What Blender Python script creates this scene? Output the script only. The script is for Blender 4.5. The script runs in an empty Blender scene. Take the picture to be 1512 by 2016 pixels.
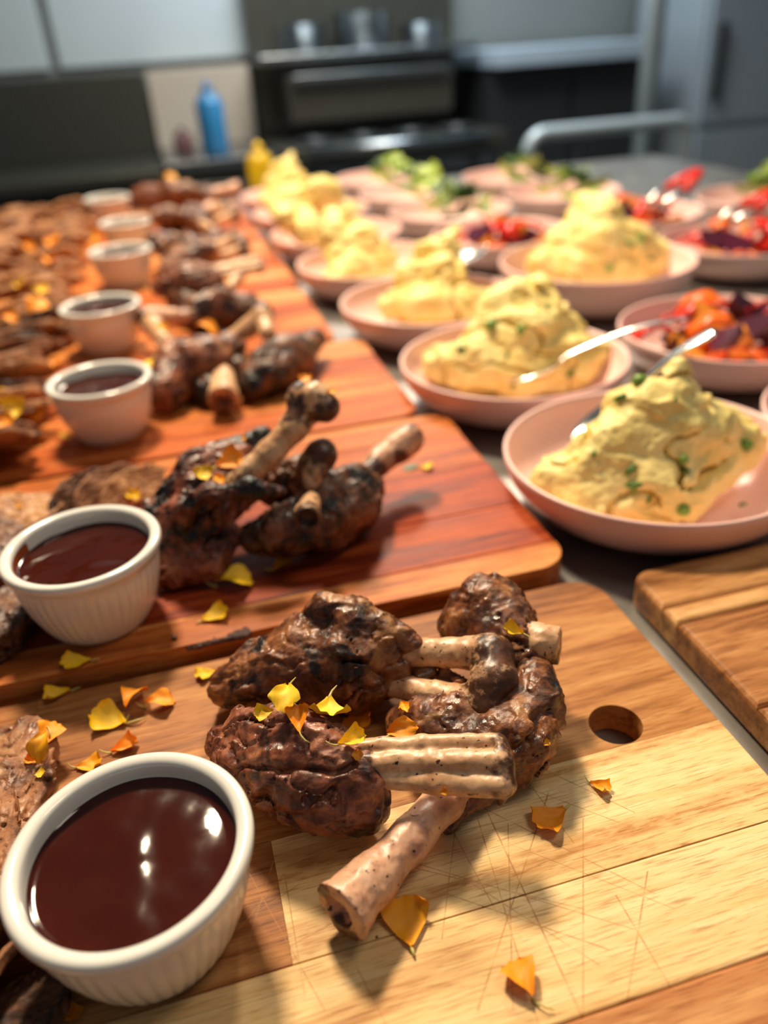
import bpy, bmesh, math, random
import numpy as np
from mathutils import Vector, Matrix
from mathutils.bvhtree import BVHTree

# ---------------------------------------------------------------- camera
FPX, PITCH, ROLL, CAMZ = 1560.0, math.radians(30.802), math.radians(3.854), 0.3325
_F = np.array([0, math.cos(PITCH), -math.sin(PITCH)])
_U0 = np.array([0, math.sin(PITCH), math.cos(PITCH)]); _R0 = np.array([1., 0, 0])
_U = _U0*math.cos(ROLL) + _R0*math.sin(ROLL)
_R = _R0*math.cos(ROLL) - _U0*math.sin(ROLL)
CAM = np.array([0, 0, CAMZ])
def ray(x, y): return _F + _R*(x-756)/FPX - _U*(y-1008)/FPX
def P(x, y, z=0.0):                      # photo pixel -> point at height z above the table top
    d = ray(x, y); return CAM + d*((z-CAMZ)/d[2])
def depth(p): return float((np.array(p)-CAM) @ _F)
YAW = math.radians(13.5); CY, SY = math.cos(YAW), math.sin(YAW)
def W(u, v, z=0.0): return (u*CY - v*SY, u*SY + v*CY, z)     # table frame -> world
def UV(p): return (p[0]*CY + p[1]*SY, -p[0]*SY + p[1]*CY)

scene = bpy.context.scene
COL = scene.collection
cd = bpy.data.cameras.new('camera'); cam = bpy.data.objects.new('camera', cd); COL.objects.link(cam)
cd.sensor_fit = 'AUTO'; cd.sensor_width = 36; cd.lens = FPX/2016*36
cd.clip_start = 0.02; cd.clip_end = 50
M4 = Matrix(((_R[0], _U[0], -_F[0], 0), (_R[1], _U[1], -_F[1], 0), (_R[2], _U[2], -_F[2], CAMZ), (0, 0, 0, 1)))
cam.matrix_world = M4
cd.dof.use_dof = True; cd.dof.focus_distance = 0.365; cd.dof.aperture_fstop = 3.7
scene.camera = cam

# ---------------------------------------------------------------- world, lamps, exposure
w = bpy.data.worlds.new('world'); scene.world = w; w.use_nodes = True
bg = w.node_tree.nodes['Background']; bg.inputs[0].default_value = (0.62, 0.72, 0.80, 1); bg.inputs[1].default_value = 0.13
def area(name, loc, target, size, power, color, sy=None, spread=None):
    l = bpy.data.lights.new(name, 'AREA'); l.energy = power; l.color = color; l.size = size
    if sy: l.shape = 'RECTANGLE'; l.size_y = sy
    if spread: l.spread = math.radians(spread)
    o = bpy.data.objects.new(name, l); COL.objects.link(o); o.location = loc
    o.rotation_euler = (Vector(target)-Vector(loc)).to_track_quat('-Z', 'Y').to_euler()
    return o
area('food_lamp', (-0.35, 1.45, 1.55), (0.0, 0.5, 0), 0.24, 55, (1.0, 0.80, 0.55))
area('food_lamp_far', (0.15, 2.6, 1.7), (-0.1, 1.6, 0), 0.3, 40, (1.0, 0.86, 0.66))
area('ceiling_panel_near', (0.75, 0.35, 1.7), (0.1, 0.45, 0), 0.5, 6, (1.0, 0.88, 0.72))
area('ceiling_panel_back', (0.2, 3.3, 1.7), (0.2, 4.2, 0.0), 1.2, 62, (0.78, 0.91, 1.0))
vs = scene.view_settings
vs.view_transform = 'Standard'; vs.look = 'None'; vs.exposure = 0.0; vs.gamma = 1.0; vs.use_curve_mapping = False

# ---------------------------------------------------------------- helpers: objects
random.seed(7); RNG = np.random.default_rng(7)
def tag(o, label=None, cat=None, group=None, kind=None):
    if label: o['label'] = label
    if cat: o['category'] = cat
    if group: o['group'] = group
    if kind: o['kind'] = kind
    return o
def empty(name, loc=(0, 0, 0), rz=0.0, label=None, cat=None, group=None, kind=None):
    o = bpy.data.objects.new(name, None); COL.objects.link(o); o.empty_display_size = 0.02
    o.location = loc; o.rotation_euler = (0, 0, rz)
    return tag(o, label, cat, group, kind)
def obj(name, me, mat, parent=None, loc=None):
    o = bpy.data.objects.new(name, me); COL.objects.link(o)
    if mat and not me.materials: me.materials.append(mat)
    if parent: o.parent = parent
    if loc is not None: o.location = loc
    return o
def mesh(name, verts, faces, smooth=False):
    me = bpy.data.meshes.new(name); me.from_pydata([tuple(map(float, v)) for v in verts], [], faces)
    if smooth: me.polygons.foreach_set('use_smooth', [True]*len(me.polygons))
    me.update(); return me
def copy_tree(o, parent=None):
    c = o.copy(); COL.objects.link(c); c.parent = parent
    for ch in list(o.children): copy_tree(ch, c)
    return c
def bm_mesh(name, bm, smooth=False):
    bmesh.ops.recalc_face_normals(bm, faces=bm.faces)
    me = bpy.data.meshes.new(name); bm.to_mesh(me); bm.free()
    if smooth: me.polygons.foreach_set('use_smooth', [True]*len(me.polygons))
    return me
def box_bm(bm, x0, x1, y0, y1, z0, z1, bev=0.0):
    r = bmesh.ops.create_cube(bm, size=1)
    for v in r['verts']:
        v.co = Vector((x0+(v.co.x+.5)*(x1-x0), y0+(v.co.y+.5)*(y1-y0), z0+(v.co.z+.5)*(z1-z0)))
    if bev:
        es = list({e for v in r['verts'] for e in v.link_edges})
        bmesh.ops.bevel(bm, geom=es, offset=bev, segments=2, affect='EDGES', profile=.5)
def box(name, x0, x1, y0, y1, z0, z1, mat, parent=None, bev=0.0):
    bm = bmesh.new(); box_bm(bm, x0, x1, y0, y1, z0, z1, bev)
    return obj(name, bm_mesh(name, bm), mat, parent)
def tube_mesh(name, pts, radii, seg=10, caps=True):
    pts = [Vector(p) for p in pts]; n = len(pts)
    if not hasattr(radii, '__len__'): radii = [radii]*n
    vs_, fs = [], []
    prev = None
    for i, p in enumerate(pts):
        t = (pts[min(i+1, n-1)]-pts[max(i-1, 0)]).normalized()
        if prev is None:
            a = Vector((0, 0, 1)) if abs(t.z) < .9 else Vector((1, 0, 0)); s = t.cross(a).normalized()
        else:
            s = (prev - t*prev.dot(t)).normalized()
        prev = s; b = t.cross(s)
        for k in range(seg):
            a = 2*math.pi*k/seg; vs_.append(p + (s*math.cos(a)+b*math.sin(a))*radii[i])
    for i in range(n-1):
        for k in range(seg):
            k2 = (k+1) % seg; fs.append((i*seg+k, i*seg+k2, (i+1)*seg+k2, (i+1)*seg+k))
    if caps: fs.append(tuple(range(seg))[::-1]); fs.append(tuple(range((n-1)*seg, n*seg)))
    return mesh(name, vs_, fs, True)
def lathe_mesh(name, prof, seg=64, rfun=None, a0=0.0, a1=2*math.pi):
    full = abs(a1-a0-2*math.pi) < 1e-6
    n = len(prof); vs_, fs = [], []
    m = seg if full else seg+1
    for k in range(m):
        a = a0+(a1-a0)*k/seg
        for j, (r, z) in enumerate(prof):
            rr = rfun(r, z, a, j) if rfun else r
            vs_.append((rr*math.cos(a), rr*math.sin(a), z))
    for k in range(seg):
        k2 = (k+1) % m
        for j in range(n-1): fs.append((k*n+j, k2*n+j, k2*n+j+1, k*n+j+1))
    bm = bmesh.new(); bv = [bm.verts.new(v) for v in vs_]
    for f in fs: bm.faces.new([bv[i] for i in f])
    bmesh.ops.remove_doubles(bm, verts=bm.verts, dist=1e-6)
    return bm_mesh(name, bm, True)

# ---------------------------------------------------------------- helpers: numpy noise, distance fields, surface nets
def _h(ix, iy, iz, seed):
    n = (ix*374761393 + iy*668265263 + iz*1274126177 + seed*982451653) & 0xffffffff
    n = ((n ^ (n >> 13))*1274126177) & 0xffffffff
    n = ((n ^ (n >> 16))*2246822519) & 0xffffffff
    return ((n ^ (n >> 15)) & 0xffffff)/float(0xffffff)*2-1
def vnoise(p, seed=0):
    i = np.floor(p).astype(np.int64); f = p-i; f = f*f*f*(f*(f*6-15)+10)
    x, y, z = i[:, 0], i[:, 1], i[:, 2]; fx, fy, fz = f[:, 0], f[:, 1], f[:, 2]
    def L(a, b, t): return a+(b-a)*t
    c = [[[_h(x+a, y+b, z+cc, seed) for cc in (0, 1)] for b in (0, 1)] for a in (0, 1)]
    return L(L(L(c[0][0][0], c[1][0][0], fx), L(c[0][1][0], c[1][1][0], fx), fy),
             L(L(c[0][0][1], c[1][0][1], fx), L(c[0][1][1], c[1][1][1], fx), fy), fz)
def fbm(p, seed=0, octv=3):
    s = 0; a = 1.0; t = 0
    for k in range(octv): s = s+a*vnoise(p*(2.03**k)+k*17.3, seed+k); t += a; a *= .5
    return s/t
def ridged(p, seed=0, octv=2):
    s = 0; a = 1.0; t = 0
    for k in range(octv): s = s+a*(1-2*np.abs(vnoise(p*(2.1**k)+k*9.1, seed+k))); t += a; a *= .5
    return s/t
def sstep(a, b, x):
    t = np.clip((x-a)/(b-a), 0, 1); return t*t*(3-2*t)
def capsule(p, a, b, ra, rb):
    a = np.array(a, float); ab = np.array(b, float)-a; L2 = max(ab @ ab, 1e-12)
    t = np.clip(((p-a) @ ab)/L2, 0, 1)
    return np.linalg.norm(p-a-t[:, None]*ab, axis=1)-(ra+t*(rb-ra))
def smin(a, b, k):
    h = np.clip(.5+.5*(b-a)/k, 0, 1); return b+(a-b)*h-k*h*(1-h)
def surface_nets(F, o, h):
    s = F < 0; nx, ny, nz = F.shape
    def S(A, a, b, c): return A[a:nx-1+a, b:ny-1+b, c:nz-1+c]
    cnt = sum(S(s, a, b, c).astype(np.int8) for a in (0, 1) for b in (0, 1) for c in (0, 1))
    act = (cnt > 0) & (cnt < 8); ids = np.argwhere(act); idx = -np.ones(act.shape, np.int64); idx[act] = np.arange(len(ids))
    i, j, k = ids.T
    pos = np.zeros((len(ids), 3)); num = np.zeros(len(ids))
    for ax in range(3):
        e = [0, 0, 0]; e[ax] = 1
        for a in (0, 1):
            for b in (0, 1):
                o1 = [0, 0, 0]; oth = [q for q in range(3) if q != ax]; o1[oth[0]] = a; o1[oth[1]] = b
                o2 = [o1[q]+e[q] for q in range(3)]
                fa = F[i+o1[0], j+o1[1], k+o1[2]]; fb = F[i+o2[0], j+o2[1], k+o2[2]]
                cr = (fa < 0) != (fb < 0)
                t = np.where(cr, fa/np.where(cr, fa-fb, 1), 0)
                pp = np.tile(np.array(o1, float), (len(ids), 1)); pp[:, ax] += t
                pos += pp*cr[:, None]; num += cr
    V = (ids+pos/num[:, None])*h+o
    Q = []
    for ax in range(3):
        e = [0, 0, 0]; e[ax] = 1
        sl0 = [slice(0, n-1) if q == ax else slice(1, n-1) for q, n in enumerate((nx, ny, nz))]
        sl1 = [slice(1, n) if q == ax else slice(1, n-1) for q, n in enumerate((nx, ny, nz))]
        A = s[tuple(sl0)]; B = s[tuple(sl1)]
        for flip, m in ((False, A & ~B), (True, ~A & B)):
            g = np.argwhere(m)
            if not len(g): continue
            oth = [q for q in range(3) if q != ax]
            g = g + np.array([0 if q == ax else 1 for q in range(3)])
            def C(da, db):
                t = g.copy(); t[:, oth[0]] -= da; t[:, oth[1]] -= db; return idx[t[:, 0], t[:, 1], t[:, 2]]
            q = np.stack([C(1, 1), C(0, 1), C(0, 0), C(1, 0)], 1)
            if (ax == 1) != flip: q = q[:, ::-1]
            Q.append(q)
    Q = np.concatenate(Q); Q = Q[(Q >= 0).all(1)]
    return V, Q
def sdf_mesh(name, base, disp, lo, hi, h, band=.008):
    lo = np.array(lo)-3*h; hi = np.array(hi)+3*h
    n = np.ceil((hi-lo)/h).astype(int)+1
    g = np.stack(np.meshgrid(*[lo[q]+np.arange(n[q])*h for q in range(3)], indexing='ij'), -1).reshape(-1, 3)
    F = base(g)
    m = np.abs(F) < band
    if disp is not None: F[m] += disp(g[m])
    V, Q = surface_nets(F.reshape(n), lo, h)
    me = bpy.data.meshes.new(name)
    me.vertices.add(len(V)); me.vertices.foreach_set('co', V.astype(np.float32).ravel())
    me.loops.add(len(Q)*4); me.loops.foreach_set('vertex_index', Q.astype(np.int32).ravel())
    me.polygons.add(len(Q)); me.polygons.foreach_set('loop_start', np.arange(0, len(Q)*4, 4, dtype=np.int32))
    me.polygons.foreach_set('use_smooth', np.ones(len(Q), bool))
    me.update(calc_edges=True); me.validate()
    return me, V, Q
BVHS = []
def add_bvh(V, Q): BVHS.append(BVHTree.FromPolygons([tuple(v) for v in V], [tuple(map(int, q)) for q in Q]))
def hit(px, py, zdef):
    d = Vector(ray(px, py)).normalized(); o = Vector(CAM); best = None
    for b in BVHS:
        r = b.ray_cast(o, d)
        if r[0] is not None and (best is None or r[3] < best[2]): best = (r[0], r[1], r[3])
    q = Vector(P(px, py, zdef)); dq = (q-o).length
    if best is None or dq < best[2]: return q, Vector((0, 0, 1))
    n = best[1]
    if n.dot(d) > 0: n = -n
    return best[0], n

# ---------------------------------------------------------------- helpers: materials
def srgb(r, g, b):
    f = lambda c: (c/255)/12.92 if c/255 <= .04045 else ((c/255+.055)/1.055)**2.4
    return (f(r), f(g), f(b), 1)
class N:
    def __init__(s, name):
        s.m = bpy.data.materials.new(name); s.m.use_nodes = True; s.t = s.m.node_tree
        s.b = s.t.nodes['Principled BSDF']
    def n(s, typ, **kw):
        o = s.t.nodes.new(typ)
        for k, v in kw.items():
            if k.startswith('i_'):
                key = k[2:]; key = int(key) if key.isdigit() else key.replace('_', ' ')
                if hasattr(v, 'is_output') or isinstance(v, bpy.types.NodeSocket): s.t.links.new(v, o.inputs[key])
                else: o.inputs[key].default_value = v
            else: setattr(o, k, v)
        return o
    def link(s, a, b): s.t.links.new(a, b)
    def coord(s): return s.n('ShaderNodeTexCoord').outputs['Object']
    def mapping(s, v, scale=(1, 1, 1), loc=(0, 0, 0), rot=(0, 0, 0)):
        return s.n('ShaderNodeMapping', i_Vector=v, i_Scale=scale, i_Location=loc, i_Rotation=rot).outputs[0]
    def noise(s, v, scale, detail=3.0, rough=.55, dist=0.0):
        return s.n('ShaderNodeTexNoise', i_Vector=v, i_Scale=scale, i_Detail=detail, i_Roughness=rough, i_Distortion=dist).outputs[0]
    def ramp(s, fac, stops):
        r = s.n('ShaderNodeValToRGB'); s.link(fac, r.inputs[0]); e = r.color_ramp.elements
        while len(e) < len(stops): e.new(.5)
        for el, (p, c) in zip(e, stops): el.position = p; el.color = c
        return r.outputs[0]
    def mix(s, f, a, b, mode='MIX'):
        o = s.n('ShaderNodeMix', data_type='RGBA', blend_type=mode)
        for key, v in (('Factor', f), ('A', a), ('B', b)):
            i = [q for q in o.inputs if q.name == key and (q.type == ('VALUE' if key == 'Factor' else 'RGBA'))][0]
            if isinstance(v, bpy.types.NodeSocket): s.link(v, i)
            else: i.default_value = v
        return [q for q in o.outputs if q.type == 'RGBA'][0]
    def math(s, op, a, b=0.0, c=None):
        o = s.n('ShaderNodeMath', operation=op)
        for i, v in enumerate((a, b) if c is None else (a, b, c)):
            if isinstance(v, bpy.types.NodeSocket): s.link(v, o.inputs[i])
            else: o.inputs[i].default_value = v
        return o.outputs[0]
    def bump(s, hgt, strength=.3, dist=.001, normal=None):
        o = s.n('ShaderNodeBump', i_Height=hgt, i_Strength=strength, i_Distance=dist)
        if normal is not None: s.link(normal, o.inputs['Normal'])
        return o.outputs[0]
    def out(s, color=None, rough=None, normal=None, **kw):
        for key, v in (('Base Color', color), ('Roughness', rough), ('Normal', normal)):
            if v is None: continue
            if isinstance(v, bpy.types.NodeSocket): s.link(v, s.b.inputs[key])
            else: s.b.inputs[key].default_value = v
        for k, v in kw.items():
            i = s.b.inputs[k.replace('_', ' ')]
            if isinstance(v, bpy.types.NodeSocket): s.link(v, i)
            else: i.default_value = v
        return s.m
def plain(name, col, rough=.5, metal=0.0, var=.12, scale=30, **kw):
    n = N(name); v = n.noise(n.coord(), scale, 3)
    c = n.mix(v, tuple(x*(1-var) for x in col[:3])+(1,), tuple(min(1, x*(1+var)) for x in col[:3])+(1,))
    return n.out(c, rough, Metallic=metal, **kw)

def wood(name, dark, mid, light, seed=0.0, rough=.42, scratches=None, streak=1.0, figure=0.0):
    n = N(name); co = n.coord()
    a = n.mapping(co, (3.0, 34*streak, 34), (seed*3.7, seed*1.3, seed))
    g1 = n.noise(a, 1.6, 5, .6, .6)
    b = n.mapping(co, (9, 150, 150), (seed, seed*2.1, 0))
    g2 = n.noise(b, 2.0, 4, .65, .3)
    c = n.mapping(co, (45, 900, 900), (seed, seed, 0))
    g3 = n.noise(c, 1.5, 2, .5)
    f = n.math('ADD', n.math('MULTIPLY', g1, .7), n.math('MULTIPLY', g2, .3))
    col = n.ramp(f, [(.38, dark), (.49, mid), (.61, light)])
    pore = n.ramp(g3, [(.32, (.52, .42, .34, 1)), (.46, (1, 1, 1, 1))])
    col = n.mix(.75, col, pore, 'MULTIPLY')
    if figure:
        q = n.noise(n.mapping(co, (110, 300, 300)), 1.0, 2)
        col = n.mix(n.math('MULTIPLY', n.ramp(q, [(.45, (0, 0, 0, 1)), (.62, (1, 1, 1, 1))]), figure), col, mid)
    hgt = n.math('ADD', g3, n.math('MULTIPLY', g2, .5))
    if scratches:
        acc = None
        for (ax, ay, bx, by, wd) in scratches:
            dx, dy = bx-ax, by-ay; L = math.hypot(dx, dy); tx, ty = dx/L, dy/L; nx, ny = -ty, tx
            d1 = n.n('ShaderNodeVectorMath', operation='DOT_PRODUCT', i_0=co, i_1=(nx, ny, 0)).outputs['Value']
            m1 = n.math('COMPARE', d1, nx*ax+ny*ay, wd*1.35)
            d2 = n.n('ShaderNodeVectorMath', operation='DOT_PRODUCT', i_0=co, i_1=(tx, ty, 0)).outputs['Value']
            m2 = n.math('COMPARE', d2, tx*(ax+bx)/2+ty*(ay+by)/2, L/2)
            mm = n.math('MULTIPLY', m1, m2)
            acc = mm if acc is None else n.math('MAXIMUM', acc, mm)
        br = n.math('MULTIPLY', acc, n.ramp(n.noise(co, 160, 2), [(.3, (.15, .15, .15, 1)), (.6, (.8, .8, .8, 1))]))
        col = n.mix(br, col, srgb(178, 120, 68))
        hgt = n.math('SUBTRACT', hgt, n.math('MULTIPLY', acc, 1.2))
    r = n.math('ADD', n.math('MULTIPLY', g1, .3), rough-.08)
    return n.out(col, r, n.bump(hgt, .3, .0004), Specular_IOR_Level=.14)

def meat_mat(name, cols, char=.5, seed=0.0, rough=.36, fat=True):
    n = N(name); co = n.mapping(n.coord(), (1, 1, 1), (seed, seed*.7, seed*.3))
    a = n.noise(co, 30, 6, .66, .9); b = n.noise(co, 130, 4, .6, .5); c = n.noise(co, 420, 3, .6)
    f = n.math('ADD', n.math('MULTIPLY', a, .65), n.math('MULTIPLY', b, .35))
    col = n.ramp(f, [(.38, cols[0]), (.46, cols[1]), (.53, cols[2]), (.61, cols[3])])
    ch = n.noise(n.mapping(co, (1, 1, 1), (3.1, 1.7, .4)), 30, 6, .68, .7)
    col = n.mix(n.ramp(ch, [(char-.01, (0, 0, 0, 1)), (char+.07, (1, 1, 1, 1))]), col, cols[4])
    if fat:
        ft = n.noise(n.mapping(co, (1, 1, 1), (7.1, 2.7, 5.4)), 26, 4, .6, 1.0)
        col = n.mix(n.ramp(ft, [(.57, (0, 0, 0, 1)), (.66, (.8, .8, .8, 1))]), col, cols[5])
    hg = n.math('ADD', n.math('MULTIPLY', b, .8), n.math('MULTIPLY', c, .5))
    rr = n.ramp(n.noise(co, 70, 4, .6), [(.35, (rough*.55,)*3+(1,)), (.65, (rough*1.7,)*3+(1,))])
    return n.out(col, rr, n.bump(hg, .7, .0010), Specular_IOR_Level=.5)
def bone_mat(name, base, pale, stain, dark):
    n = N(name); co = n.coord()
    a = n.noise(co, 40, 4, .6, .6); b = n.noise(co, 210, 4, .6); sp = n.noise(co, 330, 2, .5)
    col = n.ramp(a, [(.33, base), (.62, pale)])
    col = n.mix(n.ramp(b, [(.52, (0, 0, 0, 1)), (.75, (.7, .7, .7, 1))]), col, stain)
    col = n.mix(n.ramp(sp, [(.66, (0, 0, 0, 1)), (.70, (1, 1, 1, 1))]), col, dark)
    at = n.n('ShaderNodeAttribute', attribute_name='stain').outputs['Fac']
    k = n.ramp(n.math('ADD', at, n.math('MULTIPLY', n.math('SUBTRACT', b, .5), 1.1)), [(.35, (0, 0, 0, 1)), (.62, (1, 1, 1, 1))])
    col = n.mix(k, col, n.mix(n.ramp(a, [(.4, (0, 0, 0, 1)), (.65, (1, 1, 1, 1))]), dark, srgb(104, 64, 42)))
    return n.out(col, .38, n.bump(n.math('ADD', b, n.math('MULTIPLY', sp, .5)), .25, .0008), Subsurface_Weight=.08, Subsurface_Radius=(.004, .002, .001))

MAT = {}
K = (srgb(22, 14, 11), srgb(58, 34, 22))
MAT['meat'] = meat_mat('roast_meat', [srgb(46, 26, 17), srgb(92, 52, 31), srgb(130, 78, 46), srgb(164, 108, 66), srgb(22, 14, 11), srgb(178, 126, 78)], .54)
MAT['meat_red'] = meat_mat('roast_meat_red', [srgb(46, 24, 17), srgb(94, 50, 34), srgb(134, 76, 52), srgb(166, 106, 74), srgb(22, 14, 12), srgb(178, 124, 86)], .53, 4.0)
MAT['meat_dark'] = meat_mat('charred_meat', [srgb(36, 23, 16), srgb(74, 45, 29), srgb(108, 66, 43), srgb(140, 88, 60), srgb(20, 14, 11), srgb(134, 84, 60)], .49, 9.0)
MAT['meat_char'] = meat_mat('charred_red_meat', [srgb(44, 22, 16), srgb(92, 46, 32), srgb(128, 66, 46), srgb(156, 94, 64), srgb(18, 13, 11), srgb(150, 98, 70)], .48, 12.0)
MAT['bone'] = bone_mat('bone_cream', srgb(196, 146, 104), srgb(226, 184, 142), srgb(150, 98, 66), srgb(60, 36, 26))
MAT['bone_pink'] = bone_mat('bone_pink', srgb(196, 142, 112), srgb(220, 174, 142), srgb(140, 84, 66), srgb(66, 36, 30))
MAT['slice'] = meat_mat('sliced_meat', [srgb(94, 58, 38), srgb(136, 88, 58), srgb(160, 108, 72), srgb(180, 128, 86), srgb(66, 40, 26), srgb(172, 126, 84)], .66, 2.0, .55)
MAT['slice_tan'] = meat_mat('sliced_meat_tan', [srgb(128, 84, 54), srgb(164, 114, 74), srgb(184, 132, 88), srgb(198, 148, 100), srgb(90, 54, 36), srgb(190, 140, 96)], .70, 5.0, .55)
MAT['slice_dark'] = meat_mat('sliced_meat_dark', [srgb(54, 32, 21), srgb(92, 56, 37), srgb(120, 78, 50), srgb(142, 98, 66), srgb(28, 20, 15), srgb(120, 88, 58)], .56, 6.0, .5)

# ================================================================= BOARDS
T_FRONT, T_RED, T_RIGHT = .018, .026, .022
def rrect(u0, u1, v0, v1, r, seg=7):
    pts = []
    for cx, cy, a0 in ((u1-r, v0+r, -90), (u1-r, v1-r, 0), (u0+r, v1-r, 90), (u0+r, v0+r, 180)):
        for k in range(seg+1):
            a = math.radians(a0+90*k/seg); pts.append((cx+r*math.cos(a), cy+r*math.sin(a)))
    return pts
def clip(poly, axis, val, keep_greater):
    out = []; n = len(poly)
    for i in range(n):
        a, b = poly[i], poly[(i+1) % n]
        ia = (a[axis] >= val) == keep_greater; ib = (b[axis] >= val) == keep_greater
        if ia: out.append(a)
        if ia != ib:
            t = (val-a[axis])/(b[axis]-a[axis]); out.append((a[0]+t*(b[0]-a[0]), a[1]+t*(b[1]-a[1])))
    return out
def plank(parent, outline, u0, u1, v0, v1, z0, z1, mat, outer_bev, hole=None, name='plank'):
    poly = clip(clip(clip(clip(outline, 0, u0, True), 0, u1, False), 1, v0, True), 1, v1, False)
    q = []
    for p in poly:
        if not q or math.hypot(p[0]-q[-1][0], p[1]-q[-1][1]) > 1e-6: q.append(p)
    if math.hypot(q[0][0]-q[-1][0], q[0][1]-q[-1][1]) < 1e-6: q.pop()
    loops = [q]
    if hole:
        hu, hv, hr = hole; L = clip(q, 0, hu, False); Rr = clip(q, 0, hu, True)
        def cut(pl, left):
            # vertical seam edge of this half runs along u = hu; replace it by the half circle
            i = max(range(len(pl)), key=lambda k: min(1, abs(pl[k][0]-hu) < 1e-7 and abs(pl[(k+1) % len(pl)][0]-hu) < 1e-7))
            a, b = pl[i], pl[(i+1) % len(pl)]; sgn = 1 if b[1] > a[1] else -1
            arc = []
            for k in range(25):
                an = math.radians(-90*sgn + (180*k/24)*sgn*(-1 if left else 1)*(1 if True else 1))
                arc.append((hu+hr*math.cos(an)*(1), hv+hr*math.sin(an)))
            if left: arc = [(hu-abs(x-hu), y) for x, y in arc]
            else: arc = [(hu+abs(x-hu), y) for x, y in arc]
            return pl[:i+1]+arc+pl[i+1:]
        loops = [cut(L, True), cut(Rr, False)]
    bm = bmesh.new()
    ol = set((round(x, 6), round(y, 6)) for x, y in outline)
    for lp in loops:
        b = [bm.verts.new((x, y, z0)) for x, y in lp]; t = [bm.verts.new((x, y, z1)) for x, y in lp]
        bm.faces.new(t); bm.faces.new(b[::-1])
        for i in range(len(lp)):
            j = (i+1) % len(lp)
            if hole and abs(lp[i][0]-hole[0]) < 1e-7 and abs(lp[j][0]-hole[0]) < 1e-7: continue
            bm.faces.new((b[i], b[j], t[j], t[i]))
    bmesh.ops.remove_doubles(bm, verts=bm.verts, dist=1e-7)
    bmesh.ops.recalc_face_normals(bm, faces=bm.faces)
    us = [p[0] for p in outline]; vs2 = [p[1] for p in outline]
    U0, U1, V0, V1 = min(us), max(us), min(vs2), max(vs2)
    cu, cv = (U0+U1)/2, (V0+V1)/2
    lay = bm.edges.layers.float.new('bevel_weight_edge')
    def on_out(p):
        if (round(p.x, 6), round(p.y, 6)) in ol: return True
        return min(abs(p.x-U0), abs(p.x-U1), abs(p.y-V0), abs(p.y-V1)) < 1e-5
    for e in bm.edges:
        a, b2 = e.verts[0].co, e.verts[1].co
        if abs(a.z-b2.z) > 1e-6 or len(e.link_faces) != 2: continue
        if abs(e.link_faces[0].normal.z)+abs(e.link_faces[1].normal.z) > 1.5: continue
        e[lay] = 1.0 if (on_out(a) and on_out(b2)) else .00012/outer_bev
    me = bpy.data.meshes.new(name); bm.to_mesh(me); bm.free()
    o = obj(name, me, mat, parent)
    m = o.modifiers.new('edge', 'BEVEL'); m.limit_method = 'WEIGHT'; m.width = outer_bev; m.segments = 3
    return o
def board(label, u0, u1, v0, v1, r, top, rows, bev=.0015, hole=None, z0=.0):
    e = empty('cutting_board', (0, 0, 0), YAW, label, 'cutting board', 'wooden cutting boards down the table')
    ol = rrect(u0, u1, v0, v1, r)
    for (a, b, pieces) in rows:
        lo = u0
        for (ue, mat) in pieces:
            hb = hole if hole and a < hole[1] < b and lo < hole[0] < ue else None
            plank(e, ol, lo, ue, a, b, z0, top, mat, bev, hb); lo = ue
    return e
def px_uv(px, py, z): return UV(P(px, py, z))
SC = []
for x0, y0, x1, y1, wd in [(1000, 1620, 1010, 1990, .00022), (960, 1600, 1150, 2010, .00026), (1130, 1660, 1010, 1500, .00016), (1275, 1715, 1230, 2000, .00022), (1212, 1762, 1360, 2010, .00022),
        (1148, 1610, 1148, 2010, .0002), (1080, 1560, 940, 1990, .00022), (820, 1700, 1250, 1830, .00018), (950, 1590, 1290, 1760, .00018), (1040, 1500, 1250, 1600, .00018),
        (940, 1610, 1060, 2016, .00018), (720, 1830, 830, 1650, .00016), (880, 1760, 1200, 1870, .0002), (780, 1700, 1150, 1790, .00014), (1000, 1660, 1330, 1790, .00014),
        (900, 1600, 870, 1850, .00016), (930, 1740, 1180, 1900, .00014), (480, 1700, 640, 1990, .0002), (700, 1900, 760, 2016, .0002), (1010, 1540, 1220, 1620, .00014),
        (520, 1890, 800, 1740, .00014), (850, 1560, 980, 1800, .00016), (560, 1720, 600, 1960, .00016), (470, 1830, 560, 1720, .00022), (490, 1850, 540, 1690, .0002), (500, 1800, 590, 1740, .00016)]:
    a = px_uv(x0, y0, T_FRONT); b = px_uv(x1, y1, T_FRONT); SC.append((a[0], a[1], b[0], b[1], wd))
wd_pale = wood('wood_pale', srgb(200, 146, 88), srgb(236, 198, 136), srgb(248, 218, 164), 1.3, .40, SC, 1.0, .5)
wd_pale2 = wood('wood_pale_wide', srgb(196, 140, 82), srgb(234, 192, 130), srgb(246, 214, 160), 4.6, .40, SC, .7)
wd_tan = wood('wood_tan', srgb(124, 72, 36), srgb(174, 116, 64), srgb(200, 146, 88), 7.1, .40, SC)
wd_brown = wood('wood_brown', srgb(112, 64, 30), srgb(166, 106, 58), srgb(196, 140, 84), 2.2, .42, SC)
wd_brown2 = wood('wood_brown_left', srgb(110, 62, 28), srgb(160, 100, 54), srgb(190, 130, 76), 8.4, .42)
wd_redtan = wood('wood_red_tan', srgb(136, 76, 42), srgb(186, 122, 74), srgb(212, 156, 102), 3.3, .40)
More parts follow.
